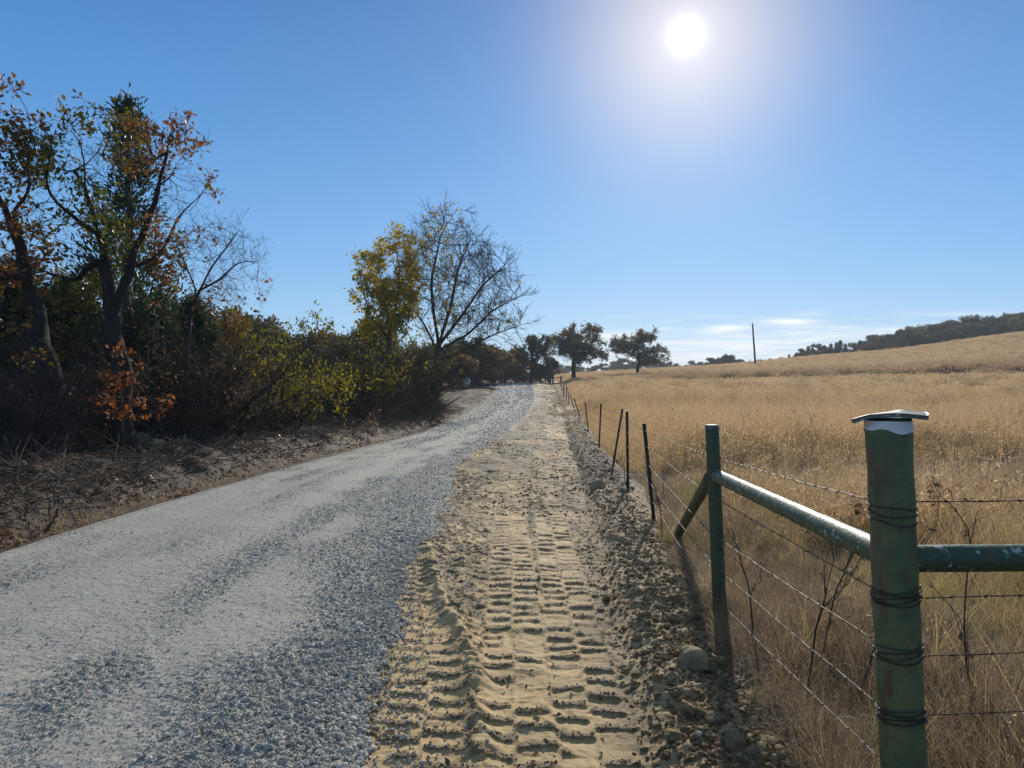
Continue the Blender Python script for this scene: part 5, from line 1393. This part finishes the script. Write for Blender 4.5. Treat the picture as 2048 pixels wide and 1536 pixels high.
# single sticks and stones that stand out
def stick(label, pts, r0, r1, mat=MAT_BARK2):
    pts = np.array(pts); b = pts[0].copy(); mb = MB(); t = np.linspace(0, len(pts) - 1, 24); X = np.stack([np.interp(t, np.arange(len(pts)), pts[:, k]) for k in range(3)], 1)
    X[1:-1] += np.random.default_rng(int(abs(b[0]) * 100)).normal(0, .008, (22, 3)); mb.tube(X - b, np.linspace(r0, r1, 24) * (1 + .12 * np.sin(np.arange(24) * 1.9)), 7)
    o = mb.build('fallen_branch', mat); o.location = b; return tag(o, label, 'branch', 'loose branches on the left bank')
def gp(px, d, dz=0.): p = at(px, d, 0); p[2] += dz; return p
stick('broken bleached stick poking up from the bank right of the big oak', [gp(273, 11.2, .02), gp(278, 11.2, .12), gp(290, 11.3, .30)], .018, .010)
stick('curved grey branch lying on the bank right of the big oak', [gp(285, 11.25, .22), gp(320, 11.3, .16), gp(348, 11.35, .12), (gp(350, 11.4, .32))], .014, .006)
stick('pale stub of a branch sticking up at the left edge of the gravel', [gp(92, 7.9, .02), gp(105, 7.9, .12), gp(118, 8.0, .26)], .024, .016)
stick('long thin bent branch lying along the left bank toward the picture edge', [gp(10, 9.5, .1), gp(90, 9.6, .16), gp(150, 9.4, .06)], .012, .005)
def mat_rock():
    m = M('sandstone'); o = m.obj(); n = m.noise(o, 4, 6, .65); n2 = m.noise(o, 22, 3); c = m.ramp(n, [(.3, (.20, .145, .08)), (.55, (.36, .275, .165)), (.75, (.46, .37, .24))])
    return m.end(m.pbr(c, .9, m.bump(m.math('ADD', n, m.math('MULTIPLY', n2, .4)), .6, .05), .2))
MAT_ROCK = mat_rock()
def boulder(label, px, d, size, seed, x=None, group='pale rocks lying about', flat=.75):
    b = gp(px, d); v, f = icosphere(3); r = np.random.default_rng(seed)
    for k in range(9):
        n = norm(r.normal(0, 1, 3)); c = r.uniform(.55, .9); o_ = np.clip(v @ n - c, 0, None); v = v - o_[:, None] * n * .9
    v = v * (1 + .10 * fbm(v[:, 0] + v[:, 2], v[:, 1] - v[:, 2], 2.2, 3, seed)[:, None]) * np.array([1, r.uniform(.7, .95), flat])
    me = raw_mesh('rock', v * size, [f], True); o = link('rock', me, MAT_ROCK); o.location = b + np.array([0, 0, size * flat * .35]); o.rotation_euler = (0, 0, r.uniform(0, 6))
    return tag(o, label, 'rock', group)
boulder('pale sandstone block close behind the right side of the big oak trunk', 286, 15.2, .24, 1)
boulder('pale broken sandstone in front of the other stones right of the big oak', 312, 14.2, .20, 2)
boulder('rounded sandstone farthest right of the stones beside the big oak', 364, 15.6, .22, 3)
boulder('smallest flat stone low on the bank right of the oak stones', 415, 13.0, .13, 4)
boulder('biggest pale dirt-covered rock in the soil berm below the brace post', 1386, 3.95, .115, 5, flat=.8)
boulder('pale lump of rock on the berm left of the steel posts', 1196, 10.6, .15, 8)
# ------------------------------------------------------------------ wooded ridge and far tree lines
rF = np.random.default_rng(91)
CEDF = [('trunk', *cedar_mesh(6.0, 1.9, 925, 5000, .30)[0:1], MAT_TWIG)]
_a, _b = cedar_mesh(6.0, 1.9, 926, 4500, .32); CEDF = [('trunk', _a, MAT_TWIG), ('crown', _b, L_CEDAR)]
RX = [1560, 1600, 1640, 1700, 1742, 1790, 1829, 1880, 1921, 1980, 2030, 2120, 2250, 2400]
RT = [716, 700, 686, 684, 672, 668, 655, 646, 640, 634, 629, 606, 575, 545]
def ridge(n, d0, d1, lab, grp, drop, px0, px1):
    for k in range(n):
        px = px0 + (px1 - px0) * (k + rF.uniform(.1, .9)) / n; d = rF.uniform(d0, d1); t = np.interp(px, RX, RT) + drop + rF.normal(0, 3.5)
        if rF.uniform() < (.38 if px < 1800 else .12):
            h = max(2.2, top_h(px, t, d)); put(CEDF, 'pointed dark cedar ' + lab, 'tree', at(px, d, .2), (h / 6, h / 6, h / 6), rF.uniform(0, 6), grp, 'ridge_cedar')
        else:
            i = int(rF.choice([0, 1, 2, 3], p=[.36, .3, .2, .14])); copy_tree(i, px, t, d, ('russet' if i == 3 else 'dark round') + ' tree ' + lab, grp, rF.uniform(1.0, 1.5), 'ridge_tree')
ridge(34, 215, 240, 'in the back row of the wooded ridge above the field', 'trees on the wooded ridge', 0, 1790, 2330)
ridge(32, 195, 212, 'in the front row of the wooded ridge above the field', 'trees on the wooded ridge', 14, 1800, 2300)
ridge(20, 225, 262, 'on the thin lower slope of the ridge, left of the dense wood', 'trees on the lower ridge slope', 2, 1590, 1810)
ridge(14, 205, 225, 'low on the thin ridge slope beside the field crest', 'trees on the lower ridge slope', 16, 1570, 1800)
for k in range(34):
    px = 1085 + 480 * (k + rF.uniform(0, 1)) / 34; d = rF.uniform(300, 380); t = np.interp(px, [1085, 1180, 1290, 1360, 1420, 1450, 1480, 1520, 1570], [728, 730, 722, 726, 716, 712, 720, 722, 726]) + rF.normal(0, 2.5)
    copy_tree(int(rF.choice([0, 1, 2])), px, t, d, 'tree in the far dark line of woods beyond the pasture', 'far line of woods beyond the pasture', rF.uniform(1.1, 1.7), 'distant_tree')
for (px, py, d, w, lab) in ((1450, 709, 250, 1.5, 'bigger dark bush-shaped tree in front of the far woods, left of the pole'), (1425, 716, 255, 1.4, 'low round tree touching the bigger one left of the pole'), (1478, 718, 250, 1.3, 'low round tree nearest the pole on its left')):
    copy_tree(1, px, py, d, lab, None, w, 'distant_tree')
for k in range(16):
    px = 560 + 560 * (k + rF.uniform(0, 1)) / 16; copy_tree(int(rF.choice([0, 1, 2])), px, 738 + rF.normal(0, 3), rF.uniform(200, 260), 'far tree glimpsed through the gaps behind the road bend', 'far trees behind the road bend', 1.4, 'distant_tree')

for px, py, d, k, lab in ((992, 742, 110, 'olive', 'dark olive bush at the left of the road crest'), (1016, 745, 116, 'olive2', 'dark olive bush straight over the road crest'), (1040, 746, 118, 'olive', 'dark olive bush under the roadside oak'), (1066, 744, 116, 'olive2', 'dark olive bush between the roadside oak and the gate'), (968, 738, 104, 'olive2', 'dark olive bush behind the bale')):
    x = (px - 1024) / F * d; put_shrub(k, x, d, max(2.5, top_h(px, py, d)), lab, 'bushes closing the road end', 1.5)
# ------------------------------------------------------------------ pole, gate, bale, birds
def mat_wood(name, a, b):
    m = M(name); n = m.noise(m.n('Mapping', {'Vector': m.obj(), 'Scale': (1, 1, .06)}).outputs[0], 22, 5, .65); return m.end(m.pbr(m.mix(n, a, b), .85, m.bump(n, .5, .02), .15))
MAT_POLE = mat_wood('pole_wood', (.035, .028, .022), (.085, .065, .05)); MAT_WOOD = mat_wood('grey_wood', (.07, .058, .046), (.17, .145, .12))
MAT_GLASS = M('insulator'); MAT_GLASS = MAT_GLASS.end(MAT_GLASS.pbr((.35, .36, .36), .2, None, .5))
pb = at(1511, 150, 0); pt = P(1505, 648, 150.); t = thing('utility_pole', 'tall thin leaning dark utility pole standing alone on the field crest', 'utility pole', pb)
mb = MB(); q = np.linspace(-.05, 1, 12)[:, None]; mb.tube((pt - pb) * q, np.linspace(.22, .15, 12), 12); mb.build('pole', MAT_POLE, t)
mb = MB(); u = pt - pb; mb.tube([u, u + (0, 0, .18), u + (0, 0, .24), u + (0, 0, .32)], [.03, .09, .10, .03], 10); mb.build('insulator', MAT_GLASS, t)
mb = MB(); mb.tube([u + (0, -.16, -.3), u + (0, -.16, -.3) + (0, 0, -2)], .02, 6); mb.build('ground_wire', MAT_RUSTWIRE, t)
for px, py, lab in ((1500, 722, 'short fence post left of the utility pole foot'), (1522, 724, 'short fence post right of the utility pole foot')):
    b = at(px, 152, 0); mb = MB(); mb.tube([(0, 0, -.2), (0, 0, .8), (.02, 0, 1.5)], [.09, .08, .07], 8); o = mb.build('wooden_post', MAT_POLE); o.location = b; tag(o, lab, 'post')
# gate at the road end
gd = 101.; gl = at(1082, gd, 0); gr_ = at(1100, gd, 0)
t = thing('field_gate', 'low wooden gate with crossed braces between dark posts at the road end', 'gate', gl)
def bar(m, a, b, r): m.tube([a - gl, b - gl], r, 8)
up = np.array([0, 0, 1.]); gl2, gr2 = gl + up * .15 + (.1, 0, 0), gr_ + up * .15 - (.1, 0, 0)
mb = MB(); bar(mb, gl2 + up * .9, gr2 + up * .9, .055); mb.build('top_rail', MAT_WOOD, t)
mb = MB(); bar(mb, gl2, gr2, .05); mb.build('bottom_rail', MAT_WOOD, t)
for a, b in ((gl2, gr2 + up * .9), (gl2 + up * .9 + (0, .09, 0), gr2 + (0, .09, 0))):
    mb = MB(); bar(mb, a, b, .04); mb.build('brace', MAT_WOOD, t)
mb = MB(); bar(mb, (gl2 + gr2) / 2 - (0, .1, 0), (gl2 + gr2) / 2 + up * .9 - (0, .1, 0), .045); mb.build('upright', MAT_WOOD, t)
for px, hh, lab in ((1081, 1.5, 'dark gate post on the left of the low gate'), (1101, 1.55, 'dark gate post on the right of the low gate'), (1106, 1.7, 'taller corner post just right of the gate post')):
    b = at(px, gd + .15, 0); mb = MB(); mb.tube([(0, 0, -.3), (0, 0, hh * .6), (.02, 0, hh)], [.13, .12, .115], 10); o = mb.build('wooden_post', MAT_POLE); o.location = b; tag(o, lab, 'post', 'posts of the field gate')
p0, p1 = at(1106, gd + .15, 0) + up * .95, at(1122, gd + 1.5, 0) + up * .95
mb = MB(); mb.tube([p0 - p0, p1 - p0], .05, 8); o = mb.build('fence_rail', MAT_WOOD); o.location = p0; tag(o, 'single wooden rail running right from the gate corner post', 'rail')
b = at(1123, gd + 1.5, 0); mb = MB(); mb.tube([(0, 0, -.3), (0, 0, 1.2)], .08, 8); o = mb.build('wooden_post', MAT_POLE); o.location = b; tag(o, 'short post at the far end of the single rail', 'post')
# round bale
bd = 84.; bc = at(926, bd, 0); R_ = .66
t = thing('hay_bale', 'round hay bale in white net wrap at the thicket end by the road', 'hay bale', bc)
ax = norm(np.array([-.62, -.78, 0])); ux = np.array([-ax[1], ax[0], 0]); L_ = 1.25; a = np.linspace(0, 2 * PI, 41)[:-1]
def circ(off, r): return np.array([0, 0, R_]) + ax * off + r * (np.cos(a)[:, None] * ux + np.sin(a)[:, None] * up)
def loft(rings):
    n = 40; m = MB(); v = np.concatenate(rings); k = len(rings); i = np.arange(k - 1)[:, None] * n; j = np.arange(n)[None]; jj = (j + 1) % n
    m.add(v, np.stack([i + j, i + jj, i + n + jj, i + n + j], -1).reshape(-1, 4)); return m
def mat_hay():
    m = M('hay'); n = m.noise(m.obj(), 14, 5, .7); return m.end(m.pbr(m.ramp(n, [(.3, (.20, .13, .05)), (.6, (.42, .29, .12)), (.8, (.52, .38, .19))]), .95, m.bump(n, .8, .06), .1))
MAT_HAY = mat_hay()
loft([circ(L_ / 2 + .01, .01), circ(L_ / 2 + .03, .3), circ(L_ / 2 + .0, R_ * .93), circ(L_ / 2 - .06, R_ * .985), circ(L_ / 2 - .12, R_ * .985)]).build('hay_face', MAT_HAY, t)
loft([circ(-L_ / 2, .01), circ(-L_ / 2, R_ * .93), circ(-L_ / 2 + .06, R_ * .985), circ(-L_ / 2 + .12, R_ * .985)]).build('hay_face', MAT_HAY, t)
m_ = M('net_wrap'); m_ = m_.end(m_.pbr((.72, .70, .66), .6, None, .3))
loft([circ(x, R_ * (1 + .012 * math.sin(x * 9))) for x in np.linspace(-L_ / 2 + .05, L_ / 2 - .05, 12)]).build('net_wrap', m_, t)
b = at(914, 78, 0); t = thing('wooden_post', 'pale weathered post with short crosspiece beside the round bale', 'post', b)
mb = MB(); mb.tube([(0, 0, -.2), (0, 0, 1.2), (.03, 0, 2.1)], [.08, .07, .065], 8); mb.build('post_shaft', MAT_WOOD, t)
mb = MB(); mb.tube([(-.55, -.1, 1.55), (0, -.1, 1.58), (.5, -.1, 1.52)], .05, 8); mb.build('crosspiece', MAT_WOOD, t)
stick('bleached bare branch arching over the round bale', [at(908, 76, 0) + up * 2.0, at(918, 76, 0) + up * 2.5, at(928, 76, 0) + up * 2.3, at(938, 76, 0) + up * 1.9], .05, .02)
# soaring birds
def bird(px, py, d, span, roll, yaw, label):
    c = P(px, py, d); mb = MB(); n = 13; s = np.linspace(-1, 1, n); ch = .20 * (1 - np.abs(s) ** 2.2 * .65); dih = .16 * np.abs(s); sw = .10 * np.abs(s) ** 1.5
    x = s * .5; A = np.stack([x, ch * .5 - sw, dih + .015], 1); B_ = np.stack([x, -ch * .5 - sw, dih + .01], 1); C_ = np.stack([x, -sw, dih + .035], 1)
    v = np.concatenate([A, C_, B_]); f = np.concatenate([grid_faces(3, n)])
    v2 = v.copy(); v2[:, 2] -= .03; N = len(v)
    bv, bf = icosphere(2); bv = bv * np.array([.055, .20, .055]); bv[:, 2] += .01; tail = np.array([[-.04, -.15, .01], [.04, -.15, .01], [.09, -.34, .01], [-.09, -.34, .01], [-.04, -.15, -.01], [.04, -.15, -.01], [.09, -.34, 0], [-.09, -.34, 0]])
    hv = bv * .45 + np.array([0, .21, .0])
    mb.add(np.concatenate([v, v2]), f, f[:, ::-1] + N); mb.add(bv, bf); mb.add(hv, bf); mb.add(tail, [[0, 1, 2, 3], [7, 6, 5, 4], [0, 3, 7, 4], [1, 5, 6, 2], [3, 2, 6, 7]])
    mb.v = [q * span for q in mb.v]; mm = M('bird_feathers'); mm = mm.end(mm.pbr((.025, .022, .02), .7, None, .2))
    o = mb.build('bird', mm); o.location = c; o.rotation_euler = (.2, roll, yaw); return tag(o, label, 'bird', 'birds soaring in the sky')
bird(522, 37, 170, 1.25, -.35, .5, 'dark bird soaring highest at the upper left of the sky'); bird(633, 117, 200, .85, .4, -.6, 'small dark bird below the highest one, wings tilted'); bird(955, 193, 210, .6, 1.1, 1.4, 'tiny bird seen end on, nearest the sun glare')

# ------------------------------------------------------------------ weeds by the green posts
def weed(px, py_top, d, seed, label, n_br=6, leaf=None):
    r = np.random.default_rng(seed); b = at(px, d, 0); h = top_h(px, py_top, d); nodes = [np.zeros(3)]; par = [-1]; d_ = norm(np.array([r.normal(0, .12), r.normal(0, .1), 1])); p = np.zeros(3)
    for k in range(14): d_ = norm(d_ + r.normal(0, .06, 3)); p = p + d_ * h / 14; nodes.append(p); par.append(k)
    Pn = np.array(nodes); pr = np.array(par); Pn, pr = add_twigs(Pn, pr, r.integers(4, 14, n_br), 1, h * .42, r, .45, .55, 5); nk = len(Pn)
    Pn, pr = add_twigs(Pn, pr, r.integers(12, nk, n_br * 3), 1, h * .14, r, .3, .6, 3); R = radii(pr, .0012, 2.3, .0062); mb = MB(); limb_mesh(mb, Pn, pr, R)
    cb = MB(); tw = np.arange(20, len(Pn)); q = r.choice(tw, 26); leaves(cb, Pn[q], .03, r, .4, .5)
    return tree_obj('dry_weed', label, 'weed', b, mb, cb, MAT_TWIG, L_BROWN, 'dry weed stalks along the fence', None, 'stalk', 'withered_leaves')
weed(1612, 1085, 3.5, 1, 'tall dry brown weed stalk right of the thinner green post, forking low', 5)
weed(1640, 1010, 4.0, 2, 'tall thin dry stalk crossing the slanting green rail', 5)
weed(1700, 1060, 3.6, 3, 'dry stalk close to the left side of the thick green post', 5)
weed(1505, 1110, 4.3, 4, 'short dry stalk between the thinner green post and the forking stalk', 4)
weed(1325, 920, 7.2, 5, 'dry seed-headed stalk behind the nearest black steel post', 8)
weed(1950, 1050, 3.2, 6, 'dry stalk with curled brown leaves by the right rail', 4)
weed(1255, 890, 9.5, 7, 'dry stalk beside the second black steel post', 6)
# ------------------------------------------------------------------ thin autumn haze
def haze():
    mb = MB(); mb.box((0, 1750, 20), (12400, 9000, 60)); me = mb.mesh('haze', False); m = M('haze')
    v = m.n('VolumePrincipled', {'Color': (.80, .88, 1.0, 1), 'Density': HAZE, 'Anisotropy': .25}); m.t.links.new(v.outputs[0], m.out.inputs[1])
    me.materials.append(m.m); o = link('haze', me); o['kind'] = 'stuff'; o['label'] = 'thin haze in the air'
HAZE = .0004
haze()
